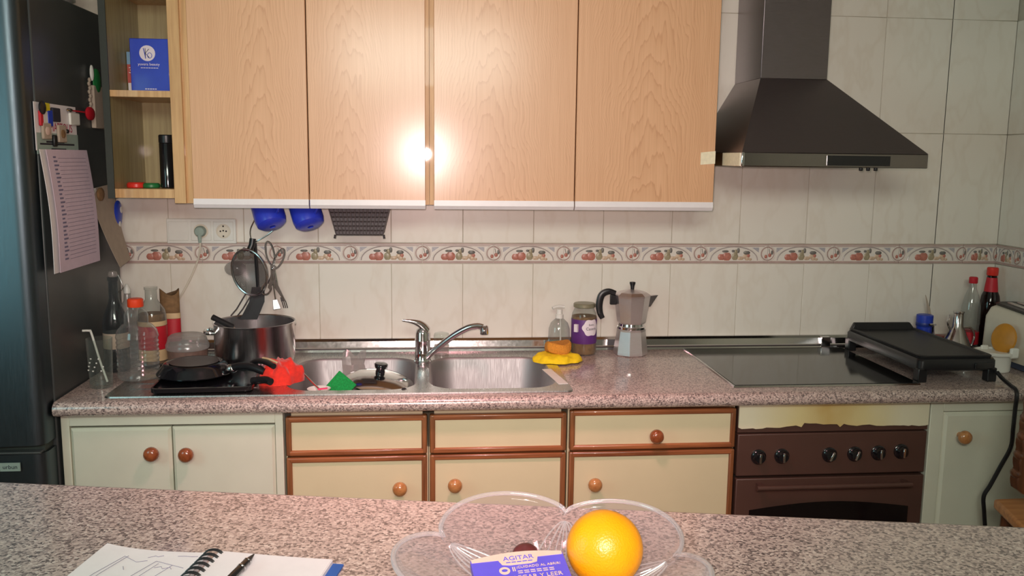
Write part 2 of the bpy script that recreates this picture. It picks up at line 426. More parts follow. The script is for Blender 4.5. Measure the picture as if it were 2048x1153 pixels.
# ------------------------------------------------------------------ room shell
struct(box(XL - .1, XR + .1, YF - .1, .15, -.1, 0).build('floor', m_floor))
struct(box(XL - .1, XR + .1, YF - .1, .15, ZC, ZC + .1).build('ceiling', m_ceil))
wall_back = struct(box(XL, XR, .003, .15, 0, ZC).build('wall_back', m_grout, loc=(0, .003, 0)))
wall_right = struct(box(XR + .003, XR + .12, YF, .15, 0, ZC).build('wall_right', m_grout, loc=(XR + .003, 0, 0)))
struct(box(XL, XR, YF - .1, YF, 0, ZC).build('wall_front', m_wall))
wl = MB(); Y0, Y1, Z0, Z1 = -2.6, -1.7, .95, 2.05
wl.box(XL - .12, XL, YF, Y0, 0, ZC).box(XL - .12, XL, Y1, .15, 0, ZC).box(XL - .12, XL, Y0, Y1, 0, Z0).box(XL - .12, XL, Y0, Y1, Z1, ZC)
struct(wl.build('wall_left', m_wall))
win = sroot('window_1', (XL, Y0, Z0))
box(XL - .09, XL - .08, Y0, Y1, Z0, Z1).build('pane', m_win, win)
fr = MB()
for a in (Y0, (Y0 + Y1) / 2 - .02, Y1 - .04): fr.box(XL - .1, XL - .03, a, a + .04, Z0, Z1)
fr.box(XL - .1, XL - .03, Y0, Y1, Z0, Z0 + .04).box(XL - .1, XL - .03, Y0, Y1, Z1 - .04, Z1)
fr.build('window_frame', m_wplast, win, smooth=False)

# tiles: each its own piece, joints recessed 3 mm
TX0, TW, TH = -0.3776, 0.25, 0.4033
BT, BB = 1.282, 1.2092
def tile_src(h, name='tile'):
    b = box(.0007, TW - .0007, -.003, .006, .0007, h - .0007)
    return b
def put(src, wall, wx, wy, wz, rz=0):
    c = src.copy(); COL.objects.link(c); c.parent = wall
    c.location = Vector((wx, wy, wz)) - ORG[wall]; c.rotation_euler = (0, 0, rz); return c
t0 = tile_src(TH).build('tile', m_tile, wall_back, bevel=.0012, seg=1); ORG[t0] = Vector()
t0.data.transform(Matrix.Translation(ORG[wall_back])); t0.location = Vector((TX0 - 3 * TW, .003, BB - TH)) - ORG[wall_back]
for k in range(-3, 10):
    x = TX0 + TW * k
    wx = min(x, XR - TW + .001) if k == 9 else x
    if k > -3: put(t0, wall_back, wx, .003, BB - TH)
    put(t0, wall_back, wx, .003, BT)
    if k >= 4:
        put(t0, wall_back, wx, .003, BT + TH)
        tt = put(t0, wall_back, wx, .003, BT + 2 * TH); tt.scale = (1, 1, (ZC - BT - 2 * TH) / TH)
for k in range(0, 5):                                # right wall, turned to face -X
    for z in (BB - TH, BT, BT + TH): put(t0, wall_right, XR + .003, -TW * k, z, -PI / 2)

# decorated border: rails, arches and rings in low relief, fruit painted in flat relief
def border_mesh():
    b = MB(); y = -.004; H = BT - BB
    b.m(0).box(.0006, TW - .0006, y, .004, .001, H - .001)
    b.m(1).box(.001, TW - .001, y - .003, y + .001, H - .0055, H - .001)
    b.box(.001, TW - .001, y - .0022, y + .001, H - .0105, H - .0078)
    b.box(.001, TW - .001, y - .003, y + .001, .002, .0095)
    arc = [(.125 + .088 * math.cos(a), y, .012 + .050 * math.sin(a)) for a in [PI * i / 18 for i in range(19)]]
    b.m(2).tube(arc, .0022, 6)
    arc2 = [(.125 + .094 * math.cos(a), y, .012 + .054 * math.sin(a)) for a in [PI * i / 18 for i in range(19)]]
    b.m(0).tube(arc2, .0016, 5)
    for xc, a0 in ((0, -PI / 2), (TW, PI / 2)):
        for rr, th, mi in ((.0235, .0022, 1), (.0285, .0018, 0)):
            pts = [(xc + rr * math.cos(a0 + PI * i / 12), y - .001, .0365 + rr * math.sin(a0 + PI * i / 12)) for i in range(13)]
            pts = [(max(.0012, min(TW - .0012, p[0])), p[1], p[2]) for p in pts]
            b.m(mi).tube(pts, th, 5)
    for sx in (.045, TW - .045):                     # spandrel fills
        d = -1 if sx < .1 else 1
        b.m(6).prism([(sx, H - .014), (sx + d * -.014 , H - .014), (sx + d * .012, H - .032), (sx + d * .012, H - .014)], y - .0008, y + .0005)
    fl = lambda mi, x, z, rx, rz: b.m(mi).ball((x, y, z), (rx, .0030, rz), 10, 6)
    fl(3, .078, .024, .014, .0125); fl(3, .098, .026, .017, .0165); fl(5, .092, .045, .013, .0045)
    fl(4, .128, .026, .0125, .0145); fl(4, .131, .042, .007, .011); fl(5, .140, .048, .0055, .0105); fl(5, .121, .046, .006, .005)
    fl(7, .149, .020, .012, .0075); fl(7, .166, .026, .009, .009); fl(7, .174, .019, .009, .008); fl(3, .178, .029, .007, .007); fl(5, .172, .040, .013, .0075)
    fl(7, .186, .016, .006, .005)
    b.m(3).ball((.0085, y, .031), (.0065, .003, .0075), 8, 6); b.m(5).ball((.017, y, .041), (.0045, .0028, .009), 8, 6)
    b.m(3).ball((TW - .006, y, .026), (.0055, .003, .0075), 8, 6)
    b.m(5).tube([(.004, y - .001, .054), (.006, y - .001, .046), (.008, y - .001, .038)], .0011, 5)
    return b
bt = border_mesh().build('border_tile', [m_ivory, m_rail, m_arch, m_apple, m_pear, m_leaf, m_corn, m_grape], wall_back)
bt.data.transform(Matrix.Translation(ORG[wall_back])); bt.location = Vector((-.019 - 5 * TW, .003, BB)) - ORG[wall_back]
for k in range(-4, 9):
    c = put(bt, wall_back, -.019 + TW * k, .003, BB)
    if k == 8: c.scale = ((XR - (-.019 + TW * 8)) / TW, 1, 1)
for k in range(0, 5): put(bt, wall_right, XR + .003, -.117 - TW * k + .25 if k else -.0, BB, -PI / 2) if k != 0 else None
c0 = put(bt, wall_right, XR + .003, 0.0, BB, -PI / 2); c0.scale = (.117 / TW, 1, 1)

# ------------------------------------------------------------------ worktop, sink, upstand
XW0, XW1 = -1.025, XR - .001
def nose(y0, n=8, z0=.858, z1=.9, yf=-.645):
    r = (z1 - z0) / 2
    P = [(y0, z0)]
    for i in range(n + 1):
        a = -PI / 2 - PI * i / n
        P.append((yf + r + r * math.cos(a), (z0 + z1) / 2 + r * math.sin(a)))
    P.append((y0, z1)); return P
wt = MB()
HX0, HX1, HY0, HY1 = -.450, .412, -.578, -.105        # cut-out for the bowls
wt.prism(nose(-.001), XW0, HX0, 'yz').prism(nose(-.001), HX1, XW1, 'yz').prism(nose(HY0), HX0, HX1, 'yz')
wt.box(HX0, HX1, HY1, -.001, .858, .9)
tag(wt.build('worktop', m_gran, loc=(XW0, -.645, .858)), 'speckled pink-grey granite worktop running along the tiled wall', 'worktop')

sink = thing('kitchen_sink', 'stainless steel double-bowl sink with drainboard set in the worktop', 'sink', (-.24, -.33, .9))
SX0, SX1, SY0, SY1 = -.905, .425, -.598, -.052
BL = (-.228, -.352, .193, .208); BR = (.196, -.352, .193, .208)
def plate_with_holes():
    b = MB(); bm = b.bm; E = []
    def loop(pts):
        v = [bm.verts.new(p) for p in pts]
        for i in range(len(v)): E.append(bm.edges.new((v[i], v[(i + 1) % len(v)])))
    loop(rrect((SX0 + SX1) / 2, (SY0 + SY1) / 2, (SX1 - SX0) / 2, (SY1 - SY0) / 2, .02, .9045))
    for c in (BL, BR): loop(rrect(*c, .085, .9045, 10))
    bmesh.ops.triangle_fill(bm, edges=E, use_beauty=True)
    bot = rrect((SX0 + SX1) / 2, (SY0 + SY1) / 2, (SX1 - SX0) / 2 + .002, (SY1 - SY0) / 2 + .002, .02, .9005)
    top = rrect((SX0 + SX1) / 2, (SY0 + SY1) / 2, (SX1 - SX0) / 2, (SY1 - SY0) / 2, .02, .9045)
    b.loft([bot, top], False, False)
    return b
plate_with_holes().build('rim_plate', m_steel, sink, angle=30)
for nm, c in (('bowl', BL), ('bowl', BR)):
    b = MB(); rings = []
    for dz, ins, r in ((.0045, 0, .085), (.002, .004, .083), (-.004, .007, .08), (-.10, .014, .08), (-.135, .026, .08), (-.150, .055, .08), (-.155, .10, .06)):
        rings.append(rrect(c[0], c[1], c[2] - ins, c[3] - ins, r, .9 + dz, 10))
    b.loft(rings, False, True)
    bo = b.build(nm, m_sink, sink)
    MB().lathe([(.045, .7452), (.045, .7475), (.03, .748), (.028, .745)], (c[0], c[1], 0), 24).build('drain', m_chrome, bo)
ribs = MB()
for i in range(7):
    y = -.52 + i * .062
    ribs.box(-.86, -.50, y, y + .012, .9040, .9062)
ribs.build('drainboard_rib', m_steel, sink, bevel=.001, seg=1)
box(.438 - .06, .438 - .03, -.52, -.33, .9046, .9056).xf(rot('Z', 8, (.40, -.42, 0))).build('overflow_strip', m_wplast, sink)

up = thing('upstand_profile', 'metal upstand strip along the foot of the tiles', 'upstand', (XW0, -.03, .9))
pr = [(-.001, .9005), (-.034, .9005), (-.030, .911), (-.024, .915), (-.020, .936), (-.012, .944), (-.001, .945)]
MB().prism(pr, XW0 + .005, XW1, 'yz').build('profile', m_steelp, up, angle=20)
box(XW0 + .005, XW1, -.0335, -.0285, .909, .9125).build('groove', m_dkwire, up)
box(1.44, 1.475, -.036, -.010, .903, .942).build('joint_clip', m_steelp, up, bevel=.002)

# mixer tap
tap = thing('mixer_tap', 'chrome single-lever mixer tap standing between the two sink bowls', 'tap', (-.018, -.215, .9045))
fx, fy = -.018, -.215
MB().lathe([(.028, .9047), (.029, .910), (.0255, .916), (.0245, .975), (.0265, .978), (.0265, .981), (.025, .985), (.025, 1.004), (.021, 1.016), (.010, 1.024)], (fx, fy, 0), 28).build('body', m_chrome, tap)
lev = MB(); P = bez((fx + .016, fy, 1.008), (fx - .002, fy - .004, 1.044), (fx - .035, fy - .01, 1.046), (fx - .066, fy - .015, 1.050), 10)
rings = []
for i, p in enumerate(P):
    t = i / 10; wy = .021 * (1 - t) + .006 * t; wz = .014 * (1 - t) + .0035 * t
    rings.append([(p.x + wz * .6 * math.sin(a), p.y + wy * math.cos(a), p.z + wz * math.sin(a)) for a in [2 * PI * k / 14 for k in range(14)]])
lev.loft(rings).build('lever', m_chrome, tap)
sp = [(fx + .012, fy - .012, .925), (fx + .05, fy - .024, .960), (fx + .10, fy - .04, 1.002), (fx + .145, fy - .055, 1.030), (fx + .175, fy - .064, 1.038), (fx + .196, fy - .07, 1.036)]
MB().tube(spline(sp, 5), .0105, 14).build('spout', m_chrome, tap)
MB().lathe([(.0125, -.018), (.0135, -.016), (.0135, .008), (.010, .012)], (fx + .199, fy - .071, 1.030), 18).build('aerator', m_chrome, tap)

# ------------------------------------------------------------------ base cabinets
YD = -.60                                            # front of the doors
def knob(parent, x, z, mat, r=.021, y=YD):
    pf = [(.009, 0), (.008, -.010), (.012, -.015), (r, -.024), (r * 1.02, -.030), (r * .9, -.038), (r * .55, -.043), (.002, -.0445)]
    b = MB(); rings = [[(x + q * math.cos(a), y + d, z + q * math.sin(a)) for a in [2 * PI * i / 20 for i in range(20)]] for q, d in pf]
    return b.loft(rings).build('knob', mat, parent, angle=60)
def carcass(root, x0, x1, mat, z1=.8575):
    b = MB(); b.box(x0, x0 + .016, YD + .022, -.002, .1, z1).box(x1 - .016, x1, YD + .022, -.002, .1, z1)
    b.box(x0 + .016, x1 - .016, YD + .022, -.002, .1, .116).box(x0 + .016, x1 - .016, -.012, -.002, .116, z1)
    b.build('carcass', mat, root, smooth=False)
    box(x0, x1, YD + .06, YD + .075, 0.001, .1).build('plinth', m_dark, root, smooth=False)
def framed_front(root, name, x0, x1, z0, z1, tw=.016, knob_at=None, kmat=None, y=YD):
    """cream panel inside a raised brown wooden frame"""
    f = box(x0 + tw * .6, x1 - tw * .6, y + .003, y + .020, z0 + tw * .6, z1 - tw * .6).build(name, m_cream, root, smooth=False)
    for a in (x0, x1 - tw): box(a, a + tw, y - .004, y + .020, z0, z1).build('frame_stile', m_trimv, f, bevel=.004)
    for a in (z0, z1 - tw): box(x0 + tw * .5, x1 - tw * .5, y - .0045, y + .0195, a, a + tw).build('frame_rail', m_trimw, f, bevel=.004)
    if knob_at: knob(f, knob_at[0], knob_at[1], kmat, y=y + .003)
    return f

# white double-door unit beside the fridge
cl = thing('base_cabinet', 'off-white double-door base cabinet next to the fridge, two reddish knobs', 'cabinet', (-.716, -.3, 0))
carcass(cl, -1.022, -.414, m_white)
fb = MB(); y0, y1 = YD - .002, YD + .020
fb.box(-1.022, -1.000, y0, y1, .1, .857).box(-.436, -.414, y0, y1, .1, .857).box(-1.000, -.436, y0, y1, .822, .857)
fb.build('face_frame', m_white, cl, bevel=.0015, seg=1)
for x0, x1, kx in ((-.998, -.7255, -.773), (-.7215, -.438, -.679)):
    d = MB(); a = .008
    d.loft([[(x0, YD + .018, .11), (x1, YD + .018, .11), (x1, YD + .018, .815), (x0, YD + .018, .815)],
            [(x0, YD + .004, .11), (x1, YD + .004, .11), (x1, YD + .004, .815), (x0, YD + .004, .815)],
            [(x0 + a, YD - .003, .11 + a), (x1 - a, YD - .003, .11 + a), (x1 - a, YD - .003, .815 - a), (x0 + a, YD - .003, .815 - a)]])
    d = d.build('door', m_white, cl, smooth=False)
    knob(d, kx, .746 if kx < -.7 else .742, m_knob, y=YD - .003)

specs = [(-.410, -.001, 'cream base cabinet under the left sink bowl, knob at right of its door', None, (-.083, .624)),
         (.001, .409, 'cream base cabinet under the right sink bowl, knob at left of its door', None, (.077, .630)),
         (.413, .924, 'wide cream base cabinet with a knobbed drawer, left of the oven', (.673, .768), (.492, .622))]
for i, (x0, x1, lab, kd, kk) in enumerate(specs):
    c = thing('base_cabinet', lab, 'cabinet', ((x0 + x1) / 2, -.3, 0), 'cream cabinets with brown frames')
    carcass(c, x0, x1, m_cream, .8575 if i == 2 else .735)
    if i < 2: box(x0 + .016, x1 - .016, YD + .022, YD + .03, .735, .8575).build('rail', m_cream, c, smooth=False)
    zt = .838 + .006 * (i == 2)
    framed_front(c, 'drawer_front', x0 + .003, x1 - .003, .722, zt, .016, kd, m_knob)
    framed_front(c, 'door', x0 + .003, x1 - .003, .118, .717, .016, kk, m_knobl)

# right-hand cabinet
cr = thing('base_cabinet', 'off-white base cabinet right of the oven behind a hanging black cable', 'cabinet', (1.82, -.3, 0))
carcass(cr, 1.536, 2.112, m_white)
fb = MB(); fb.box(1.536, 1.578, y0, y1, .1, .857).box(2.075, 2.112, y0, y1, .1, .857).box(1.578, 2.075, y0, y1, .823, .857)
fb.build('face_frame', m_white, cr, bevel=.0015, seg=1)
x0, x1, a = 1.580, 2.073, .012
d = MB().loft([[(x0, YD + .018, .11), (x1, YD + .018, .11), (x1, YD + .018, .820), (x0, YD + .018, .820)],
               [(x0, YD + .004, .11), (x1, YD + .004, .11), (x1, YD + .004, .820), (x0, YD + .004, .820)],
               [(x0 + a, YD - .004, .11 + a), (x1 - a, YD - .004, .11 + a), (x1 - a, YD - .004, .820 - a), (x0 + a, YD - .004, .820 - a)]]).build('door', m_white, cr, smooth=False)
knob(d, 1.634, .749, m_knobl, y=YD - .004)

# oven and the scorched panel over it
ov = thing('built_in_oven', 'brown built-in electric oven with six control knobs under the hob', 'oven', (1.23, -.3, .16))
box(.934, 1.528, -.575, -.02, .16, .764).build('body', m_dark, ov, smooth=False)
cp = box(.930, 1.530, YD - .002, -.575, .630, .762).build('control_panel', m_oven, ov, bevel=.003)
for i, (x, z) in enumerate(((.996, .691), (1.069, .692), (1.220, .693), (1.300, .694), (1.376, .696), (1.449, .699))):
    kb = MB(); y = YD - .002
    kb.loft([[(x + r * math.cos(t), y + dd, z + r * math.sin(t)) for t in [2 * PI * j / 20 for j in range(20)]] for r, dd in ((.0235, 0), (.0235, -.004), (.019, -.007), (.016, -.016), (.0145, -.019))])
    k1 = kb.build('knob', m_blackg, cp)
    g = box(x - .0035, x + .0035, y - .024, y - .018, z - .015, z + .015)
    g.xf(rot('Y', (0, 0, 25, 20, 0, 0)[i], (x, y, z))).build('knob_grip', m_steelp, k1, bevel=.001, seg=1)
dr = MB().box(.930, 1.530, YD - .004, -.576, .17, .622).build('oven_door', m_oven, ov, bevel=.003)
win_p = [(.975, .24), (1.485, .24), (1.485, .522)] + [(1.485 - .51 * i / 12, .522 + .022 * math.sin(PI * i / 12)) for i in range(1, 12)] + [(.975, .522)]
MB().prism([(p[0] + (.0 if True else 0), p[1]) for p in win_p], YD - .0055, YD - .003, 'xz').build('window', m_ovend, dr)
MB().tube([(.985, YD - .034, .603), (1.475, YD - .034, .603)], .008, 10).build('handle', m_oven, dr)
for x in (1.0, 1.46): box(x - .008, x + .008, YD - .034, YD - .003, .596, .610).build('handle_bracket', m_oven, dr)
sc = thing('filler_panel', 'cream panel above the oven, scorched yellow with a ragged peeling lower edge', 'panel', (1.23, -.59, .765))
box(.929, 1.532, YD + .004, YD + .02, .766, .852).build('backing', m_oven, sc, smooth=False)
poly = [(.930, .851), (.930, .783)]; x = .94
rp = random.Random(3)
while x < 1.525:
    c = 1 if 1.06 < x < 1.36 else .35
    poly.append((x, .778 + rp.random() * .012 * c + (.006 if 1.13 < x < 1.22 else 0))); x += .008 + rp.random() * .016
poly += [(1.531, .782), (1.531, .851)]
MB().prism(poly, YD - .002, YD + .0035, 'xz').build('veneer', m_scorch, sc, smooth=False)

# ------------------------------------------------------------------ hob, griddle
hob = thing('glass_hob', 'black glass hob in a thin metal frame set in the worktop', 'hob', (1.215, -.30, .9))
ha = (.918, 1.512, -.575, -.045)
MB().loft([[(ha[0], ha[2], .9004), (ha[1], ha[2], .9004), (ha[1], ha[3], .9004), (ha[0], ha[3], .9004)],
           [(ha[0] + .001, ha[2] + .001, .9055), (ha[1] - .001, ha[2] + .001, .9055), (ha[1] - .001, ha[3] - .001, .9055), (ha[0] + .001, ha[3] - .001, .9055)]]).build('frame', m_steelp, hob, smooth=False)
box(ha[0] + .007, ha[1] - .007, ha[2] + .007, ha[3] - .007, .9050, .9068).build('glass_plate', m_hob, hob, smooth=False)

gr = thing('electric_griddle', 'long black electric griddle on legs beside the hob', 'griddle', (1.665, -.28, .9))
gx0, gx1, gy0, gy1 = 1.518, 1.778, -.548, -.060
for xx, yy in ((gx0, gy0), (gx1 - .03, gy0), (gx0, gy1 - .03), (gx1 - .03, gy1 - .03)):
    box(xx, xx + .03, yy, yy + .03, .9005, .945).build('leg', m_black, gr, bevel=.003)
bd = MB().loft([rrect((gx0 + gx1) / 2, (gy0 + gy1) / 2, (gx1 - gx0) / 2 - i, (gy1 - gy0) / 2 - i, .02, z) for i, z in ((.006, .936), (0, .940), (0, .968), (.004, .974))])
bd.build('body', m_black, gr)
pl = MB().loft([rrect((gx0 + gx1) / 2, (gy0 + gy1) / 2, (gx1 - gx0) / 2 - i, (gy1 - gy0) / 2 - i, .02, z) for i, z in ((.010, .974), (.008, .982), (.011, .9845), (.020, .984), (.024, .979))])
pl.build('plate', m_blackm, gr)
rim = MB().loft([[(gx0 + .008, gy1 - .030, .975), (gx1 - .008, gy1 - .030, .975), (gx1 - .03, gy1 - .026, 1.004), (gx0 + .02, gy1 - .026, 1.004)],
                 [(gx0 + .008, gy1 - .008, .975), (gx1 - .008, gy1 - .008, .975), (gx1 - .03, gy1 - .012, 1.004), (gx0 + .02, gy1 - .012, 1.004)]])
rim.build('splash_guard', m_black, gr, bevel=.003)
box(1.70, 1.76, gy0 - .006, gy0 + .004, .944, .962).build('thermostat_socket', m_blackg, gr, bevel=.002)
cab = spline([(1.772, gy0 - .008, .934), (1.775, gy0 - .03, .920), (1.772, gy0 - .075, .909), (1.770, gy0 - .105, .902), (1.767, gy0 - .116, .88), (1.764, gy0 - .118, .85), (1.757, -.675, .79), (1.755, -.675, .73), (1.728, -.675, .67), (1.700, -.675, .61), (1.683, -.675, .575), (1.690, -.675, .52), (1.708, -.672, .40), (1.72, -.66, .2), (1.73, -.64, .06)], 6)
tag(MB().tube(cab, .0062, 8).build('power_cable', m_black, loc=(1.73, -.64, .06)), 'black power cable hanging over the worktop edge at right', 'cable')

# ------------------------------------------------------------------ wall cabinets
DOORS = [(-.706, -.3625), (-.3595, -.007), (.019, .4585), (.4615, .909)]
YU, ZB, ZT = -.332, 1.447, 2.20
def wall_cabinet(lab, x0, x1, doors, zb=1.432):
    c = thing('wall_cabinet', lab, 'cabinet', ((x0 + x1) / 2, -.16, zb), 'oak wall cabinets')
    b = MB(); b.box(x0, x0 + .016, -.312, -.001, zb, ZT).box(x1 - .016, x1, -.312, -.001, zb, ZT).box(x0 + .016, x1 - .016, -.312, -.001, zb + .012, zb + .03).box(x0 + .016, x1 - .016, -.312, -.001, ZT - .016, ZT).box(x0 + .016, x1 - .016, -.01, -.001, zb + .03, ZT - .016)
    b.build('carcass', m_carc, c, smooth=False)
    for a, e in doors:
        d = box(a, e, YU, -.314, 1.445, ZT).build('door', m_door, c, bevel=.0015, seg=1)
        pr = [(-.334, 1.447), (-.336, 1.430), (-.328, 1.419), (-.300, 1.419), (-.300, 1.425), (-.320, 1.426), (-.3135, 1.447)]
        MB().prism(pr, a + .0005, e - .0005, 'yz').build('handle_strip', m_wtrim, d, smooth=False)
wall_cabinet('oak wall cabinet with two doors, left of the pair, beside the open shelves', -.707, .0045, DOORS[:2])
wall_cabinet('oak wall cabinet with two doors, right of the pair, next to the hood', .0055, .909, DOORS[2:])

su = thing('shelf_unit', 'open oak shelf unit between the fridge and the wall cabinets', 'shelf', (-.85, -.16, 1.43))
box(-.762, -.728, -.330, -.001, 1.432, ZT).build('side_panel', m_carc, su, bevel=.001, seg=1)
box(-.728, -.708, -.318, -.001, 1.432, ZT).build('filler_strip', m_carc, su, smooth=False)
box(-.955, -.941, -.318, -.001, 1.445, ZT).build('side_panel', m_shelfin, su, smooth=False)
box(-.958, -.938, -.3225, -.318, 1.445, ZT).build('dark_strip', m_dkgreen, su, smooth=False)  # narrow dark strip in front of the left panel
box(-.941, -.762, -.012, -.001, 1.470, ZT).build('back_panel', m_shelfin, su, smooth=False)
for z0, z1 in ((1.447, 1.474), (1.747, 1.766), (2.06, 2.078)):
    s = box(-.941, -.762, -.316, -.012, z0, z1).build('shelf', m_carc, su, smooth=False)

# ------------------------------------------------------------------ cooker hood
hd = thing('cooker_hood', 'dark steel chimney cooker hood above the hob', 'cooker hood', (1.23, -.25, 1.56))
X0, X1, YH = .935, 1.522, -.502
box(X0, X1, YH, -.002, 1.562, 1.605).build('rim', m_hoodrim, hd, bevel=.003)
box(X0 - .0012, X0 + .0095, YH - .0012, YH + .012, 1.5615, 1.6055).build('corner_strip', m_chrome, hd, bevel=.003)
box(1.20, 1.40, YH - .0015, YH + .001, 1.568, 1.598).build('control_panel', m_blackg, hd)
for x in (1.315, 1.338, 1.362): MB().lathe([(.005, 1.553), (.006, 1.555), (.006, 1.562)], (x, YH + .012, 0), 10).build('button', m_black, hd)
MB().loft([[(X0, YH, 1.605), (X1, YH, 1.605), (X1, -.002, 1.605), (X0, -.002, 1.605)],
           [(1.078, -.245, 1.846), (1.303, -.245, 1.846), (1.303, -.002, 1.846), (1.078, -.002, 1.846)]]).build('canopy', m_hood, hd, smooth=False)
box(1.078, 1.303, -.245, -.002, 1.846, ZC - .001).build('chimney', m_hood, hd, bevel=.0015)
tp = thing('pale_patch', 'pale tape bridging cabinet door and hood', 'patch', (.905, -.335, 1.562))  # pale pieces laid on the door front and the hood rim side
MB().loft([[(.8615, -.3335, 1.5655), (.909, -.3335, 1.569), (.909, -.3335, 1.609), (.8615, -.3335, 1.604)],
           [(.8615, -.3350, 1.5655), (.909, -.3350, 1.569), (.909, -.3350, 1.609), (.8615, -.3350, 1.604)]]).build('door_patch', m_patch, tp, smooth=False)
box(.9325, .9348, -.490, -.335, 1.564, 1.6035).build('hood_patch', m_patch, tp, smooth=False)

# ------------------------------------------------------------------ fridge
fg = thing('fridge_freezer', 'tall dark steel fridge-freezer at the left end of the worktop', 'fridge', (-1.33, -.35, 0))
FX0, FX1 = -1.63, -1.031
box(FX0, FX1, -.605, -.035, .02, 2.012).build('body', m_fridges, fg, bevel=.004)
def fdoor(z0, z1, name):
    P = []
    n = 8; r = .035
    pts = [(FX0 + .002, -.612), (FX1 - .002, -.612)]
    for i in range(n + 1):
        a = PI / 2 * i / n
        pts.append((FX1 - .002 - r + r * math.cos(a), -.655 - r * math.sin(a) * .9))
    for i in range(1, n + 1):
        t = i / n
        pts.append((FX1 - .002 - r - (FX1 - FX0 - 2 * r) * t, -.6865 - .010 * math.sin(PI * t)))
    pts.append((FX0 + .002, -.66))
    return MB().prism(pts, z0, z1, 'xy').build(name, m_fridge, fg, angle=30)
d1 = fdoor(.795, 2.012, 'fridge_door'); d2 = fdoor(.06, .772, 'freezer_door')
box(FX0 + .004, FX1 - .010, -.664, -.612, .7725, .7945).build('handle_recess', m_dkgreen, fg, smooth=False)
box(FX0 + .01, FX1 - .012, -.690, -.655, .7725, .779).build('grip_edge', m_fridges, fg, bevel=.002)
bdg = box(-1.146, -1.094, -.6975, -.694, .729, .752).build('badge', m_mint, d2, smooth=False)
text('urbun', .016, m_inkd, bdg, FRONT((-1.120, -.6978, .7405)))
for x in (-1.6, -1.06): 
    for y in (-.56, -.08): MB().lathe([(.02, 0.0005), (.02, .021)], (x, y, 0), 10).build('foot', m_black, fg)
# pale bundle on top of the fridge
b = MB(); rnd = random.Random(5); R_ = []
for j in range(8):
    t = j / 7; rr = math.sin(PI * (.12 + .86 * t)) ** .6
    R_.append([(-1.20 + .15 * rr * math.cos(a) + rnd.uniform(-.01, .01), -.25 + .17 * rr * math.sin(a) + rnd.uniform(-.01, .01), 2.0135 + .12 * t + (rnd.uniform(-.008, .008) if j else 0)) for a in [2 * PI * i / 18 for i in range(18)]])
tag(b.loft(R_).build('plastic_bag', m_wplast, loc=(-1.2, -.25, 2.0135)), 'crumpled white bag lying on top of the fridge', 'bag')

# things stuck on the fridge side (plane x = FX1, facing +X); u = -y direction
SX = FX1 + .0004
SIDE = lambda y, z: frame((SX, y, z), (0, 1, 0), (0, 0, 1))   # x axis along +Y (away from camera), facing +X
cal = thing('wall_calendar', 'long white calendar with lilac date sheet hanging on the fridge side', 'calendar', (SX, -.47, 1.26))
box(SX, SX + .002, -.622, -.345, 1.585, 1.712).build('header', m_paper, cal, smooth=False)
box(SX, SX + .0022, -.617, -.340, 1.575, 1.632).build('header_print', m_mint, cal, smooth=False)
sh = MB(); n = 14; rows = []
for j in range(n + 1):
    t = j / n; z = 1.588 - t * .334; off = .006 + .012 * math.sin(PI * t) + .018 * t * t
    rows.append((z, off))
for dx, y0_, y1_, mt, nm in ((0, -.615, -.318, m_paper, 'backing_sheet'), (.006, -.590, -.296, m_paperl, 'date_sheet')):
    bb = MB(); f = [[(SX + o + dx, y0_ + .004 * (z - 1.25), z), (SX + o + dx, y1_ + .05 * (1.25 - z) * .4, z), (SX + o + dx - .0012, y1_ + .05 * (1.25 - z) * .4, z), (SX + o + dx - .0012, y0_, z)] for z, o in rows]
    shd = bb.loft(f).build(nm, mt, cal)
pr = MB()
for j in range(26):
    z = 1.565 - j * .0112; t = (1.588 - z) / .334; o = .006 + .012 * math.sin(PI * t) + .018 * t * t + .0062
    pr.box(SX + o, SX + o + .0006, -.555, -.538 + .006 * (j % 3), z, z + .0048)
    pr.box(SX + o, SX + o + .0005, -.520, -.325, z - .001, z - .0002)
pr.build('date_print', m_ink, shd, smooth=False)
text('MAPTOUS', .034, m_inkr, cal, SIDE(-.455, 1.648) @ Matrix.Translation((0, 0, .0024)))
hp = MB()
for z, y0_, y1_ in ((1.600, -.60, -.37), (1.606, -.56, -.44), (1.586, -.53, -.43)): hp.box(SX + .0022, SX + .0026, y0_, y1_, z, z + .005)
hp.build('header_lines', m_inkd, cal, smooth=False)

n2 = thing('paper_note', 'tan paper sheet hanging on the fridge side behind the calendar', 'note', (SX, -.17, 1.22))
rows = [(1.470 - .25 * j / 8, .004 + .05 * (j / 8) ** 1.5) for j in range(9)]
MB().loft([[(SX + o, -.285 + .09 * j / 8, z), (SX + o * .9, -.075, z + .012), (SX + o * .9 - .0012, -.075, z + .012), (SX + o - .0012, -.285 + .09 * j / 8, z)] for j, (z, o) in enumerate(rows)]).build('sheet', m_papert, n2)
MB().ball((SX + .008, -.20, 1.452), (.007, .030, .022), 12, 8).build('clip', m_cardboard, n2)
MB().box(SX + .004, SX + .010, -.300, -.235, 1.447, 1.456).xf(rot('X', 30, (SX, -.27, 1.45))).build('white_tab', m_wplast, n2)
bm_ = thing('fridge_magnet', 'blue oval magnet with white marks on the fridge side', 'magnet', (SX, -.07, 1.33))
Mx = rot('X', -22, (SX, -.075, 1.38))
MB().ball((SX + .012, -.072, 1.378), (.012, .034, .052), 18, 10).xf(Mx).build('body', m_blue, bm_)
MB().ball((SX + .023, -.072, 1.398), (.002, .012, .012), 10, 6).xf(Mx).build('mark', m_wplast, bm_)
MB().ball((SX + .022, -.070, 1.35), (.002, .010, .010), 10, 6).xf(Mx).build('mark', m_wplast, bm_)
th = thing('pocket_holder', 'grey slim holder with a green-topped lighter on the fridge side', 'holder', (SX, -.17, 1.655))
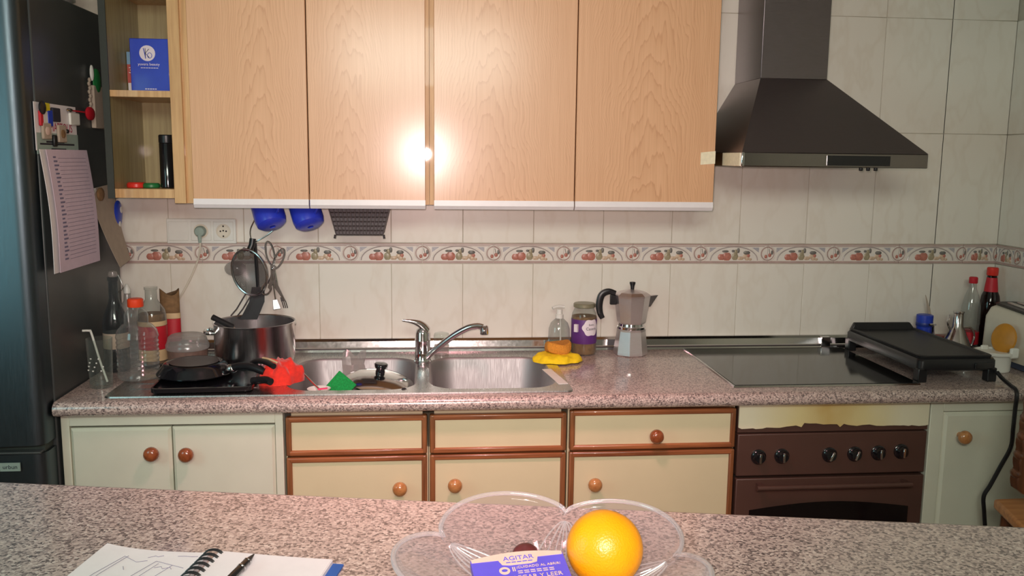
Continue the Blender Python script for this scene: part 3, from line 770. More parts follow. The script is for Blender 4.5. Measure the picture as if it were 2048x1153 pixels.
box(SX, SX + .014, -.222, -.128, 1.656, 1.786).build('case', m_papert, th, bevel=.003)
MB().ball((SX + .010, -.185, 1.800), (.008, .030, .040), 14, 8).build('green_top', m_green, th)
MB().ball((SX + .010, -.222, 1.822), (.006, .010, .025), 10, 8).build('white_tip', m_wplast, th)
ch = MB()
for j in range(9): ch.ball((SX + .008, -.238 - .006 * (j % 2), 1.80 - j * .012), (.005, .008, .0075), 8, 6)
ch.build('chain', m_papert, th)
da = thing('dart_magnet', 'red dart-shaped magnet pointing across the calendar top', 'magnet', (SX, -.31, 1.70))
MB().tube([(SX + .012, -.42, 1.700), (SX + .012, -.30, 1.700)], .0025, 6).build('shaft', m_redlab, da)
MB().ball((SX + .014, -.266, 1.698), (.008, .036, .021), 12, 8).build('flight', m_redlab, da)
MB().ball((SX + .012, -.415, 1.700), (.006, .022, .006), 8, 6).build('tip', m_steelp, da)
def magnet(lab, y, z, ry, rz, mat, dark=None):
    o = thing('fridge_magnet', lab, 'magnet', (SX, y, z - rz), 'small magnets on the calendar')
    MB().box(SX + .003, SX + .011, y - ry, y + ry, z - rz, z + rz).build('body', mat, o, bevel=.003)
    if dark: MB().ball((SX + .0115, y, z), (.003, ry * .6, rz * .55), 10, 6).build('emblem', dark, o)
magnet('square dark brown magnet in the middle of the calendar header', -.500, 1.683, .026, .019, m_inkd)
magnet('round beige magnet at left of the calendar header', -.567, 1.637, .026, .022, m_papert, m_beige)
magnet('round beige magnet at centre of the calendar header', -.467, 1.632, .026, .024, m_papert, m_cardboard)
magnet('white rounded magnet under the dart tip', -.372, 1.677, .034, .018, m_wplast)
magnet('tiny black magnet below the letters of the calendar', -.428, 1.640, .007, .006, m_black)
magnet('slim black magnet at the bottom of the calendar header', -.515, 1.612, .010, .016, m_black)
tc = thing('fridge_magnet', 'black, yellow, red and blue figure magnet on the calendar corner', 'magnet', (SX, -.58, 1.655), 'small magnets on the calendar')
MB().ball((SX + .010, -.590, 1.698), (.007, .019, .019), 10, 8).build('black_head', m_black, tc)
box(SX + .003, SX + .010, -.570, -.540, 1.690, 1.712).build('yellow_patch', m_yellow, tc, bevel=.002)
box(SX + .003, SX + .010, -.603, -.585, 1.650, 1.690).build('red_patch', m_redlab, tc, bevel=.002)
box(SX + .003, SX + .009, -.585, -.555, 1.655, 1.690).build('white_patch', m_wplast, tc, bevel=.002)
box(SX + .003, SX + .010, -.555, -.525, 1.650, 1.694).build('blue_patch', m_blue, tc, bevel=.002)

# ------------------------------------------------------------------ shelf contents
bk = thing('boxed_product', 'bright blue box with white round emblem on the upper open shelf', 'box', (-.845, -.2, 1.766))
box(-.905, -.790, -.225, -.195, 1.7665, 1.928).build('carton', m_bluecov, bk, bevel=.002)
em = MB().prism([(-.853 + .0235 * math.cos(2 * PI * i / 28), 1.884 + .0235 * math.sin(2 * PI * i / 28)) for i in range(28)], -.2258, -.2248, 'xz').build('emblem', m_labelw, bk, smooth=False)
em2 = MB().tube([(-.864, -.2262, 1.899), (-.8605, -.2262, 1.884), (-.858, -.2262, 1.868)], .0012, 5)
em2.build('emblem_stroke', m_bluecov, em)
MB().tube([(-.8585, -.2262, 1.899), (-.8585, -.2262, 1.868)], .0009, 5).build('emblem_stroke', m_inkd, em)
MB().tube([(-.8475, -.2262, 1.897), (-.8585, -.2262, 1.884), (-.8475, -.2262, 1.871)], .0009, 5).build('emblem_stroke', m_inkd, em)
MB().tube([(-.846 + .0065 * math.cos(a), -.2262, 1.8775 + .008 * math.sin(a)) for a in [2 * PI * i / 14 for i in range(14)]], .0009, 5, closed=True).build('emblem_stroke', m_bluecov, em)
text('yuvera beauty', .0115, m_labelw, bk, FRONT((-.850, -.2254, 1.851)))
for i in range(7): box(-.874 + i * .0076, -.868 + i * .0076, -.2256, -.2248, 1.8392, 1.8412).build('small_print', m_labelw, bk, smooth=False)
for i in range(5): box(-.864 + i * .0072, -.8585 + i * .0072, -.2256, -.2248, 1.7755, 1.7785).build('small_print', m_labelw, bk, smooth=False)
sb = thing('small_carton', 'small red and pale blue carton marked 3+ beside the blue box', 'box', (-.925, -.12, 1.766))
box(-.938, -.890, -.150, -.110, 1.7665, 1.895).build('carton', m_paper, sb, bevel=.001)
box(-.9385, -.8895, -.1506, -.110, 1.857, 1.8952).build('blue_band', plain('sky_print', C(120, 160, 190), .5), sb, smooth=False)
box(-.9385, -.8895, -.1506, -.110, 1.800, 1.857).build('red_band', plain('brick_print', C(178, 78, 70), .5), sb, smooth=False)
text('3+', .026, m_labelw, sb, FRONT((-.921, -.1510, 1.838)))
tb = thing('black_tumbler', 'tall black cylinder at the right of the lower open shelf', 'tumbler', (-.813, -.21, 1.474))
MB().lathe([(.020, 1.4745), (.022, 1.477), (.022, 1.612), (.0205, 1.614)], (-.813, -.21, 0), 24).build('body', m_blackg, tb)
MB().lathe([(.0222, 1.6142), (.0225, 1.616), (.0225, 1.636), (.020, 1.639)], (-.813, -.21, 0), 24).build('cap', m_black, tb)
tag(MB().lathe([(.026, 1.4745), (.028, 1.477), (.028, 1.486), (.024, 1.491), (.006, 1.4915)], (-.908, -.215, 0), 24).build('jar_lid', m_red, loc=(-.908, -.215, 1.4745)), 'round red plastic lid lying on the lower open shelf', 'lid')
tag(MB().lathe([(.024, 1.4745), (.026, 1.477), (.026, 1.484), (.022, 1.489), (.006, 1.4895)], (-.8625, -.215, 0), 24).build('jar_lid', m_green, loc=(-.8625, -.215, 1.4745)), 'round green plastic lid lying next to the black cylinder', 'lid')

# ------------------------------------------------------------------ sockets and cable on the tiles
sk = thing('socket_plate', 'white three-gang socket plate above the fruit border', 'socket', (-.766, 0, 1.321))
box(-.882, -.652, -.010, -.0005, 1.279, 1.364).build('frame', m_wplast, sk, bevel=.003)
for xc, hole in ((-.843, 0), (-.768, 1), (-.694, 2)):
    md = box(xc - .033, xc + .033, -.0125, -.009, 1.289, 1.354).build('module', m_wplast, sk, bevel=.0015)
    if hole:
        n = 28
        ring = lambda r, y: [(xc + r * math.cos(2 * PI * i / n), y, 1.3215 + r * math.sin(2 * PI * i / n)) for i in range(n)]
        MB().loft([ring(.0245, -.0126), ring(.0235, -.0142), ring(.0205, -.0142), ring(.0195, -.0126)], False, True).build('socket_ring', m_cream2, md)
        if hole == 2:
            for dx, dz in ((-.0095, 0), (.0095, 0), (0, .017), (0, -.017), (0, .002)):
                MB().loft([[(xc + dx + .0028 * math.cos(2 * PI * i / 10), y, 1.3215 + dz + .0028 * math.sin(2 * PI * i / 10)) for i in range(10)] for y in (-.0128, -.0136)]).build('contact_hole', m_dark, md)
pg = thing('power_plug', 'pale plug in the middle socket with its thin white cable', 'plug', (-.768, -.015, 1.32))
n = 24
MB().loft([[(-.768 + r * math.cos(2 * PI * i / n), y, 1.3215 + r * math.sin(2 * PI * i / n)) for i in range(n)] for r, y in ((.0185, -.0145), (.0185, -.028), (.015, -.036), (.008, -.038))]).build('plug_body', m_mint, pg)
MB().tube(spline([(-.768, -.034, 1.312), (-.766, -.036, 1.29), (-.771, -.026, 1.255), (-.785, -.012, 1.215), (-.815, -.008, 1.15), (-.86, -.008, 1.07), (-.885, -.010, 1.01)], 6), .0032, 8).build('cable', m_cream2, pg)
MB().loft([[(-.768 + .007 * math.cos(a), -.034 + .006 * math.sin(a), 1.310), ] [0:1][0] for a in [2 * PI * i / 10 for i in range(10)]] and [[(-.768 + .0075 * math.cos(a), -.033 + .006 * math.sin(a), 1.312) for a in [2 * PI * i / 10 for i in range(10)]], [(-.767 + .005 * math.cos(a), -.036 + .0045 * math.sin(a), 1.284) for a in [2 * PI * i / 10 for i in range(10)]]]).build('cord_grip', m_mint, pg)

# ------------------------------------------------------------------ things hanging under the wall cabinets
def mug(x, lab):
    o = thing('enamel_mug', lab, 'mug', (x, -.2, 1.345), 'blue mugs under the cabinet')
    T = Matrix.Translation((x, -.2, 1.393)) @ Vector((.30, -.42, -.86)).to_track_quat('Z', 'Y').to_matrix().to_4x4()
    MB().lathe([(.046, -.040), (.048, -.042), (.0495, -.040), (.0495, .020), (.046, .036), (.036, .044), (.010, .046), (.0095, .043), (.034, .041), (.043, .034), (.0465, .018), (.0465, -.038)], (0, 0, 0), 28, False, False).xf(T).build('cup', m_bluemug, o)
    MB().tube(spline([(.0, .046, -.028), (.0, .070, -.024), (.0, .074, 0), (.0, .066, .018), (.0, .046, .022)], 5), .0045, 8).xf(T).build('handle', m_bluemug, o)
    MB().tube(spline([(x - .03, -.16, 1.4445), (x - .03, -.162, 1.43), (x - .02, -.17, 1.415)], 5), .002, 6).build('hook', m_wire, o)
mug(-.507, 'blue mug hanging under the cabinet, left of the two')
mug(-.388, 'blue mug hanging under the cabinet, next to the dark basket')
ba = thing('hanging_basket', 'dark grey lattice basket hanging under the wall cabinet', 'basket', (-.222, -.15, 1.32))
bw = lambda t: .075 + .030 * t
n = 14
for i in range(n + 1):
    u = -1 + 2 * i / n
    MB().tube([(-.222 + u * bw(0), -.185, 1.326), (-.222 + u * bw(1), -.195, 1.442)], .0022, 5).build('upright_bar', m_dkwire, ba)
for j in range(9):
    t = j / 8; z = 1.326 + .116 * t
    MB().tube([(-.222 - bw(t), -.185 - .01 * t, z), (-.222 + bw(t), -.185 - .01 * t, z)], .0022, 5).build('cross_bar', m_dkwire, ba)
MB().loft([[(-.222 - bw(0), -.178, 1.324), (-.222 + bw(0), -.178, 1.324), (-.222 + bw(1), -.178, 1.443), (-.222 - bw(1), -.178, 1.443)],
           [(-.222 - bw(0), -.05, 1.324), (-.222 + bw(0), -.05, 1.324), (-.222 + bw(1), -.05, 1.443), (-.222 - bw(1), -.05, 1.443)]]).build('liner', plain('grey_liner', C(98, 90, 92), .6, var=.2, scale=300), ba, smooth=False)
for sx in (-1, 1): MB().tube([(-.222 + sx * .078, -.186, 1.326), (-.222 + sx * .080, -.188, 1.314)], .004, 6).build('foot', m_dkwire, ba)

hk = thing('hanging_hook', 'thin wire hook hanging from the cabinet with kitchen tools', 'hook', (-.575, -.10, 1.30))
MB().tube(spline([(-.545, -.10, 1.443), (-.566, -.10, 1.38), (-.586, -.10, 1.335), (-.584, -.10, 1.30), (-.575, -.105, 1.294), (-.560, -.11, 1.30), (-.530, -.11, 1.318), (-.505, -.11, 1.338)], 5), .0022, 6).build('wire', m_wire, hk)
sv = thing('sieve', 'round steel sieve with black handle hanging in front of the border', 'sieve', (-.588, -.12, 1.12))
T = Matrix.Translation((-.588, -.130, 1.195)) @ Matrix.Rotation(math.radians(-14), 4, 'Y') @ Matrix.Rotation(math.radians(90), 4, 'X') @ Matrix.Rotation(math.radians(-22), 4, 'Y')
N = 32
MB().tube([(.064 * math.cos(2 * PI * i / N), .078 * math.sin(2 * PI * i / N), 0) for i in range(N)], .0042, 8, closed=True).xf(T).build('rim', m_wire, sv)
def mesh_mat():
    k = NT('fine_steel_mesh'); v = k.coords((1, 1, 1))
    ck = k.n('ShaderNodeTexChecker'); ck.inputs['Scale'].default_value = 900; k.l(v, ck.inputs['Vector'])
    tr = k.n('ShaderNodeBsdfTransparent'); mx = k.n('ShaderNodeMixShader')
    k.b.inputs['Base Color'].default_value = C(112, 104, 106); k.b.inputs['Metallic'].default_value = .7; k.b.inputs['Roughness'].default_value = .45
    f = k.math('ADD', k.math('MULTIPLY', ck.outputs['Fac'], .45), .42)
    k.l(f, mx.inputs[0]); k.l(tr.outputs[0], mx.inputs[1]); k.l(k.b.outputs[0], mx.inputs[2]); k.l(mx.outputs[0], k.t.nodes['Material Output'].inputs[0]); return k.m
MB().loft([[(.063 * c_ * math.cos(2 * PI * i / N), .077 * c_ * math.sin(2 * PI * i / N), -z_) for i in range(N)] for c_, z_ in ((1, 0), (.94, .018), (.78, .034), (.5, .044), (.15, .048))], False, True).xf(T).build('mesh_bowl', mesh_mat(), sv)
MB().tube([(-.590, -.12, 1.262), (-.580, -.115, 1.285), (-.577, -.112, 1.306)], .0105, 10).build('grip', m_black, sv)
for dx in (0, .020):
    MB().tube([(-.605 + dx, -.115, 1.122), (-.636 + dx, -.118, 1.07), (-.655 + dx * 1.1, -.12, 1.048)], .0028, 6).build('support_wire', m_wire, sv)
spt = thing('spatula', 'broad dark spatula hanging behind the sieve into the pot', 'spatula', (-.60, -.085, 1.03))
MB().loft([[(-.590, -.090, 1.14), (-.548, -.090, 1.14), (-.548, -.086, 1.14), (-.590, -.086, 1.14)], [(-.600, -.092, 1.09), (-.550, -.092, 1.09), (-.550, -.087, 1.09), (-.600, -.087, 1.09)], [(-.632, -.094, 1.03), (-.575, -.094, 1.03), (-.575, -.089, 1.03), (-.632, -.089, 1.03)]]).build('blade', m_blackm, spt, smooth=False)
MB().tube([(-.570, -.088, 1.135), (-.572, -.092, 1.22), (-.574, -.096, 1.29)], .006, 8).build('shaft', m_black, spt)
tg = thing('kitchen_scissors', 'steel scissors hanging open to the right of the sieve', 'scissors', (-.51, -.12, 1.13))
loop = lambda cx, cz, rx, rz, t: [(cx + rx * math.cos(a) * math.cos(t) - rz * math.sin(a) * math.sin(t), -.125, cz + rx * math.cos(a) * math.sin(t) + rz * math.sin(a) * math.cos(t)) for a in [2 * PI * i / 20 for i in range(20)]]
MB().tube(loop(-.520, 1.258, .013, .040, .18), .0030, 7, closed=True).build('finger_loop', m_wire, tg)
MB().tube(loop(-.492, 1.240, .013, .036, -.45), .0030, 7, closed=True).build('finger_loop', m_wire, tg)
MB().loft([[(-.520, -.128, 1.220), (-.511, -.128, 1.222), (-.511, -.124, 1.222), (-.520, -.124, 1.220)], [(-.520, -.128, 1.16), (-.504, -.128, 1.17), (-.504, -.124, 1.17), (-.520, -.124, 1.16)], [(-.478, -.128, 1.098), (-.474, -.128, 1.10), (-.474, -.124, 1.10), (-.478, -.124, 1.098)]]).build('blade', m_wire, tg)
MB().loft([[(-.510, -.132, 1.222), (-.500, -.132, 1.216), (-.500, -.129, 1.216), (-.510, -.129, 1.222)], [(-.524, -.132, 1.165), (-.512, -.132, 1.158), (-.512, -.129, 1.158), (-.524, -.129, 1.165)], [(-.530, -.132, 1.145), (-.522, -.132, 1.135), (-.522, -.129, 1.135), (-.530, -.129, 1.145)]]).build('blade', m_wire, tg)
MB().ball((-.512, -.134, 1.208), .005, 10, 8).build('pivot', m_chrome, tg)
op = thing('bottle_opener', 'steel ring opener hanging below the scissors', 'opener', (-.535, -.12, 1.115))
MB().tube(loop(-.535, 1.140, .014, .021, -.35), .0032, 7, closed=True).build('ring', m_chrome, op)
MB().tube([(-.528, -.124, 1.162), (-.520, -.124, 1.18), (-.516, -.124, 1.20)], .0026, 6).build('shank', m_wire, op)
ps = thing('small_spatula', 'small steel serving spatula hanging left of the fork', 'spatula', (-.504, -.13, 1.07))
MB().tube([(-.513, -.130, 1.20), (-.511, -.130, 1.15), (-.506, -.130, 1.105)], .0024, 6).build('handle', m_wire, ps)
MB().loft([[(-.516, -.133, 1.104), (-.499, -.133, 1.106), (-.499, -.130, 1.106), (-.516, -.130, 1.104)], [(-.513, -.140, 1.070), (-.487, -.140, 1.074), (-.487, -.137, 1.074), (-.513, -.137, 1.070)]]).build('blade', m_alu, ps, bevel=.003)
fk = thing('small_fork', 'small steel fork hanging right of the serving spatula', 'fork', (-.478, -.12, 1.075))
MB().tube([(-.506, -.122, 1.20), (-.498, -.122, 1.15), (-.486, -.122, 1.110)], .0024, 6).build('handle', m_chrome, fk)
MB().loft([[(-.492, -.123, 1.110), (-.480, -.123, 1.112), (-.480, -.121, 1.112), (-.492, -.121, 1.110)], [(-.489, -.123, 1.096), (-.474, -.123, 1.100), (-.474, -.121, 1.100), (-.489, -.121, 1.096)]]).build('neck', m_dkwire, fk)
for dx in (0, .006, .012): MB().tube([(-.487 + dx, -.122, 1.099), (-.480 + dx, -.124, 1.074)], .0017, 5).build('tine', m_dkwire, fk)
# ladle half hidden to the left
tag(MB().ball((-.655, -.030, 1.195), (.036, .022, .026), 18, 10).build('ladle_cup', g_frost, loc=(-.655, -.03, 1.17)), 'pale translucent ladle bowl peeping out left of the sieve', 'ladle')

# ------------------------------------------------------------------ left end of the worktop
ZP = .9066
pot = thing('stock_pot', 'large stainless steel pot standing on the drainboard', 'pot', (-.565, -.19, ZP))
px_, py_ = -.565, -.19
MB().lathe([(.105, ZP), (.122, ZP + .006), (.127, ZP + .022), (.128, 1.036), (.131, 1.0405), (.1315, 1.043), (.129, 1.0435), (.1255, 1.040), (.1245, ZP + .03), (.10, ZP + .012)], (px_, py_, 0), 48, True, True).build('body', m_steelv, pot)
hl = MB().tube(spline([(px_ - .118, py_ - .052, 1.012), (px_ - .140, py_ - .062, 1.016), (px_ - .150, py_ - .03, 1.017), (px_ - .146, py_ + .0, 1.016), (px_ - .126, py_ + .0, 1.012)], 5), .006, 8).build('handle', m_steelp, pot)
MB().tube(spline([(px_ + .08, py_ + .099, 1.012), (px_ + .10, py_ + .115, 1.016), (px_ + .115, py_ + .09, 1.016), (px_ + .10, py_ + .078, 1.012)], 5), .006, 8).build('handle', m_steelp, pot)
ld = thing('serving_spoon', 'black-handled spoon leaning out of the steel pot', 'spoon', (px_ - .06, py_, .95))
MB().tube([(px_ - .115, py_ - .075, 1.070), (px_ - .09, py_ - .06, 1.052), (px_ - .06, py_ - .045, 1.032)], [.009, .0095, .007] and .0095, 10).build('handle', m_blackm, ld)
MB().tube([(px_ - .06, py_ - .045, 1.032), (px_ - .02, py_ - .02, .98), (px_, py_, .945)], .004, 6).build('shaft', m_steelp, ld)
MB().ball((px_ + .006, py_ + .004, .932), (.026, .020, .010), 12, 8).build('bowl', m_steelp, ld)

gl = thing('drinking_glass', 'tall clear drinking glass with a white straw by the fridge', 'glass', (-.955, -.468, .9))
MB().lathe([(.029, .9006), (.031, .902), (.036, 1.046), (.0345, 1.046), (.030, .912), (.008, .910)], (-.955, -.468, 0), 28, True, True).build('tumbler', g_glass, gl)
MB().tube(spline([(-.940, -.462, .914), (-.956, -.468, .98), (-.973, -.474, 1.062), (-.978, -.478, 1.070), (-.995, -.482, 1.071)], 5), .0032, 8).build('straw', m_wplast, gl)
pt = MB()
for i in range(10): pt.tube([(-.955 + .0335 * math.cos(a), -.468 + .0335 * math.sin(a), .955 + .012 * (i % 4)) for a in [-2.6 + .17 * i, -2.5 + .17 * i]], .0022, 5)
pt.build('painted_dots', m_wplast, gl)['kind'] = 'stuff'

jg = thing('plastic_bottle', 'big clear ribbed plastic bottle with an orange-red cap', 'bottle', (-.872, -.392, .9045))
prf = [(.045, .9075), (.056, .910), (.060, .918)]
for i in range(8): prf += [(.0605, .926 + i * .0135), (.0575, .931 + i * .0135)]
prf += [(.061, 1.036), (.057, 1.054), (.044, 1.070), (.034, 1.076), (.0345, 1.100), (.031, 1.110), (.020, 1.120), (.0185, 1.132)]
MB().lathe(prf, (-.872, -.392, 0), 32, True, False).build('shell', g_clear, jg, angle=14)
MB().lathe([(.022, 1.126), (.023, 1.128), (.0225, 1.148), (.019, 1.151)], (-.872, -.392, 0), 24).build('cap', m_orangec, jg)

db = thing('swing_top_bottle', 'dark glass bottle with wire stopper against the fridge', 'bottle', (-.985, -.262, .9))
MB().lathe([(.034, .9006), (.038, .906), (.038, 1.045), (.034, 1.075), (.020, 1.110), (.015, 1.13), (.0145, 1.185), (.017, 1.188), (.017, 1.198)], (-.978, -.262, 0), 26, True, True).build('glass', g_dark, db)
MB().lathe([(.0384, .975), (.0386, .977), (.0386, 1.022), (.0384, 1.024)], (-.978, -.262, 0), 26, False, False).build('label', m_papert, db)
MB().lathe([(.012, 1.199), (.014, 1.203), (.012, 1.214), (.006, 1.217)], (-.978, -.262, 0), 16).build('stopper', g_frost, db)
MB().tube(spline([(-.962, -.268, 1.150), (-.946, -.272, 1.165), (-.950, -.272, 1.185), (-.960, -.268, 1.205)], 5), .0016, 6).build('wire_clasp', m_wire, db)

wb = thing('squeeze_bottle', 'slim bottle with a white tip behind the orange-capped bottle', 'bottle', (-.925, -.205, .9))
MB().lathe([(.024, .9006), (.026, .905), (.026, 1.08), (.012, 1.10), (.010, 1.125)], (-.985, -.120, 0), 20).build('body', g_frost, wb)
MB().lathe([(.011, 1.1255), (.011, 1.14), (.004, 1.155)], (-.985, -.120, 0), 14).build('tip', m_wplast, wb)
rb = thing('labelled_bottle', 'clear bottle with a red and tan label, open neck', 'bottle', (-.868, -.215, .9))
c3 = (-.885, -.200, 0)
MB().lathe([(.040, .9070), (.044, .911), (.044, 1.062), (.040, 1.085), (.024, 1.108), (.0185, 1.118), (.018, 1.148), (.0205, 1.150), (.0205, 1.158)], c3, 28, True, False).build('shell', g_clear, rb)
MB().lathe([(.0445, .922), (.0447, .924), (.0447, .956), (.0445, .958)], c3, 28, False, False).build('tan_label_lower', m_tanlab, rb)
MB().lathe([(.0446, .959), (.0448, .961), (.0448, 1.032), (.0446, 1.034)], c3, 28, False, False).build('red_label', m_redlab, rb)
MB().lathe([(.0445, 1.035), (.0447, 1.036), (.0447, 1.048), (.0445, 1.050)], c3, 28, False, False).build('tan_label_upper', m_tanlab, rb)
MB().lathe([(.039, .912), (.0405, .915), (.0405, 1.072)], c3, 24).build('contents', m_cardboard, rb)
bg = thing('food_pouch', 'open pouch with red and tan print standing by the wall', 'pouch', (-.800, -.125, .9))
def pouch(z0, z1, d=0): 
    return [[(-.858 + (.032 + d) * math.cos(a), -.094 + (.022 + d) * math.sin(a) * (1 - .5 * (z - .9) / .22), z + (.012 * math.sin(a * 2 + 1) if z > 1.10 else 0)) for a in [2 * PI * i / 20 for i in range(20)]] for z in [z0 + (z1 - z0) * k / 4 for k in range(5)]]
MB().loft(pouch(.9070, 1.126)).build('bag', m_cardboard, bg)
MB().loft(pouch(.96, 1.036, .0012), False, False).build('red_print', m_redlab, bg)
MB().loft(pouch(1.037, 1.055, .0012), False, False).build('tan_print', m_tanlab, bg)
ct = thing('food_tub', 'round milky plastic tub with a domed lid beside the pot', 'tub', (-.745, -.195, ZP))
c4 = (-.772, -.222, 0)
MB().lathe([(.054, ZP), (.059, ZP + .004), (.063, .960)], c4, 32).build('tub', plain('brown_tub_contents', C(118, 92, 82), .5, var=.2, scale=50), ct)
MB().lathe([(.065, .9605), (.067, .963), (.067, .975), (.065, .978), (.062, .986), (.058, 1.0), (.05, 1.006), (.01, 1.008)], c4, 32).build('lid', g_frost, ct)

sq = thing('square_grill_pan', 'flat square black pan lying on the drainboard edge', 'pan', (-.65, -.44, ZP))
T = rot('Z', 3, (-.66, -.44, 0))
MB().loft([rrect(-.650, -.450, .140 - i, .135 - i, .02, z) for i, z in ((.006, ZP), (0, ZP + .004), (0, ZP + .016), (.005, ZP + .017), (.006, ZP + .008))]).xf(T).build('tray', m_blackg, sq)
MB().tube(spline([(-.515, -.50, ZP + .014), (-.490, -.515, ZP + .020), (-.470, -.53, ZP + .024), (-.455, -.545, ZP + .022)], 5), .011, 10).build('handle', m_black, sq)
fp = thing('frying_pan', 'round black frying pan lying upside down on the square pan', 'pan', (-.70, -.395, ZP + .018))
c5 = (-.705, -.402, 0)
MB().lathe([(.108, ZP + .0180), (.110, ZP + .0185), (.110, ZP + .021), (.095, ZP + .040), (.088, ZP + .050), (.080, ZP + .0525), (.078, ZP + .0515), (.010, ZP + .0515)], c5, 40).build('pan', m_blackg, fp)
MB().lathe([(.070, ZP + .0518), (.072, ZP + .053), (.010, ZP + .0535)], c5, 40).build('base_disc', plain('grey_pan_base', C(84, 80, 80), .4, metal=.5), fp)
MB().tube(spline([(-.598, -.425, ZP + .034), (-.560, -.445, ZP + .046), (-.520, -.47, ZP + .048), (-.480, -.49, ZP + .038)], 5), [0] and .012, 10).build('handle', m_black, fp)
MB().ball((-.590, -.430, ZP + .036), (.020, .016, .014), 12, 8).build('handle_bracket', m_steelp, fp)
p3 = thing('kitchen_tool', 'black-handled tool with a pale stripe resting on the red cloth', 'tool', (-.48, -.50, ZP))
MB().tube(spline([(-.545, -.42, ZP + .038), (-.510, -.45, ZP + .062), (-.475, -.50, ZP + .070), (-.445, -.545, ZP + .068)], 5), .0085, 10).build('grip', m_black, p3)
MB().tube(spline([(-.488, -.478, ZP + .078), (-.465, -.505, ZP + .080), (-.438, -.535, ZP + .077)], 5), .0032, 6).build('stripe', m_tanlab, p3)

def crumple(cx, cy, z0, rx, ry, h, mat, name, seed, n=34, m=12, amp=.16, loc=None, flat=.55):
    rr = random.Random(seed); ph = [rr.uniform(0, 6.28) for _ in range(12)]
    rings = []
    for j in range(m + 1):
        t = j / m
        rings.append([])
        for i in range(n):
            a = 2 * PI * i / n
            w = 1 + amp * (.5 * math.sin(3 * a + ph[0]) + .35 * math.sin(5 * a + ph[1] + 2 * t) + .3 * math.sin(8 * a + ph[2] - 3 * t) + .2 * math.sin(13 * a + ph[3]))
            r = math.cos(PI / 2 * t) ** flat if t < 1 else .02
            fold = .14 * h * math.sin(6 * a + ph[4] + 5 * t) * math.sin(PI * t) + .10 * h * math.sin(11 * a + ph[5] - 4 * t) * math.sin(PI * t)
            rings[-1].append((cx + rx * r * w * math.cos(a), cy + ry * r * w * math.sin(a), max(z0, z0 + h * math.sin(PI / 2 * t) + (fold if j else 0))))
    return MB().loft(rings, True, True).build(name, mat, loc=(cx, cy, z0), angle=70)
tag(crumple(-.446, -.440, ZP - .0018, .062, .068, .062, m_redcl, 'dishcloth', 4), 'crumpled red dishcloth at the left edge of the sink', 'cloth')

# ------------------------------------------------------------------ in and around the bowls
sp_ = thing('saucepan', 'black saucepan with a steel lid standing in the left bowl', 'saucepan', (-.155, -.375, .7485))
c6 = (-.152, -.385, 0)
MB().lathe([(.085, .7490), (.098, .753), (.103, .765), (.105, .868), (.107, .871), (.103, .873)], c6, 36).build('pan', m_blackg, sp_)
MB().tube(spline([(-.10, -.482, .862), (-.085, -.52, .880), (-.07, -.56, .900)], 4), .010, 10).build('handle', m_black, sp_)
TL = Matrix.Translation((-.152, -.385, .889)) @ Matrix.Rotation(math.radians(7), 4, 'Y') @ Matrix.Rotation(math.radians(4), 4, 'X')
lid = MB().lathe([(.104, -.010), (.107, -.008), (.107, -.003), (.100, .002), (.075, .014), (.04, .021), (.012, .023)], (0, 0, 0), 40).xf(TL).build('lid', m_steelp, sp_)
MB().lathe([(.014, .0225), (.015, .026), (.013, .036), (.019, .042), (.021, .052), (.018, .055), (.006, .056)], (0, 0, 0), 20).xf(TL).build('lid_knob', m_blackg, lid)
sd = thing('small_dish', 'small white dish with a spoon at the front of the left bowl', 'dish', (-.325, -.525, .885))
MB().lathe([(.016, .884), (.020, .885), (.034, .897), (.0345, .8985), (.033, .898), (.019, .888), (.004, .887)], (-.322, -.512, 0), 28).build('dish', m_wplast, sd)
MB().box(-.325, -.296, -.520, -.516, .897, .901).xf(rot('Z', 24, (-.31, -.518, 0))).build('pink_stick', m_pink, sd)
tag(MB().tube([(-.395, -.385, .926), (-.355, -.455, .910), (-.318, -.512, .893)], .0032, 6).build('teaspoon', m_steelp, loc=(-.318, -.512, .893)), 'thin steel spoon handle leaning from the small dish', 'spoon')
T = Matrix.Translation((-.262, -.480, .895)) @ Matrix.Rotation(math.radians(-24), 4, 'X') @ Matrix.Rotation(math.radians(40), 4, 'Y')
tag(MB().box(-.034, .034, -.005, .005, -.034, .034).xf(T).build('scouring_pad', m_scour, loc=(-.262, -.48, .86), bevel=.002), 'square green scouring pad leaning on the saucepan', 'scourer')
wr = MB(); rr = random.Random(11); G = [[(-.285 + .075 * i / 6 + rr.uniform(-.004, .004), -.150 - .010 * j + rr.uniform(-.006, .006), .924 - .018 * j + .012 * math.sin(i * 1.3) * (j < 2) + rr.uniform(-.004, .004)) for i in range(7)] for j in range(5)]
for j in range(5): G[j] = G[j] + [(p[0], p[1] + .0015, p[2]) for p in G[j][::-1]]
tag(wr.loft(G).build('plastic_wrapper', g_frost, loc=(-.25, -.17, .85), angle=15), 'scrap of clear plastic wrap at the back of the left bowl', 'wrapper')
cu_ = thing('small_tumbler', 'small clear tumbler with milky foot behind the tap', 'tumbler', (.043, -.09, .9045))
MB().lathe([(.0225, .9050), (.0245, .907), (.026, .9385)], (.046, -.10, 0), 24).build('foot', g_frost, cu_)
MB().lathe([(.026, .939), (.027, .972), (.024, .980), (.012, .983)], (.046, -.10, 0), 24).build('cup', g_glass, cu_)
yc = crumple(.432, -.205, .9062, .082, .070, .024, m_yelcl, 'dusting_cloth', 9, 44, 10, .13, flat=.35)
tag(yc, 'yellow cloth spread on the right corner of the sink', 'cloth')
b = MB(); R_ = []
rr = random.Random(2)
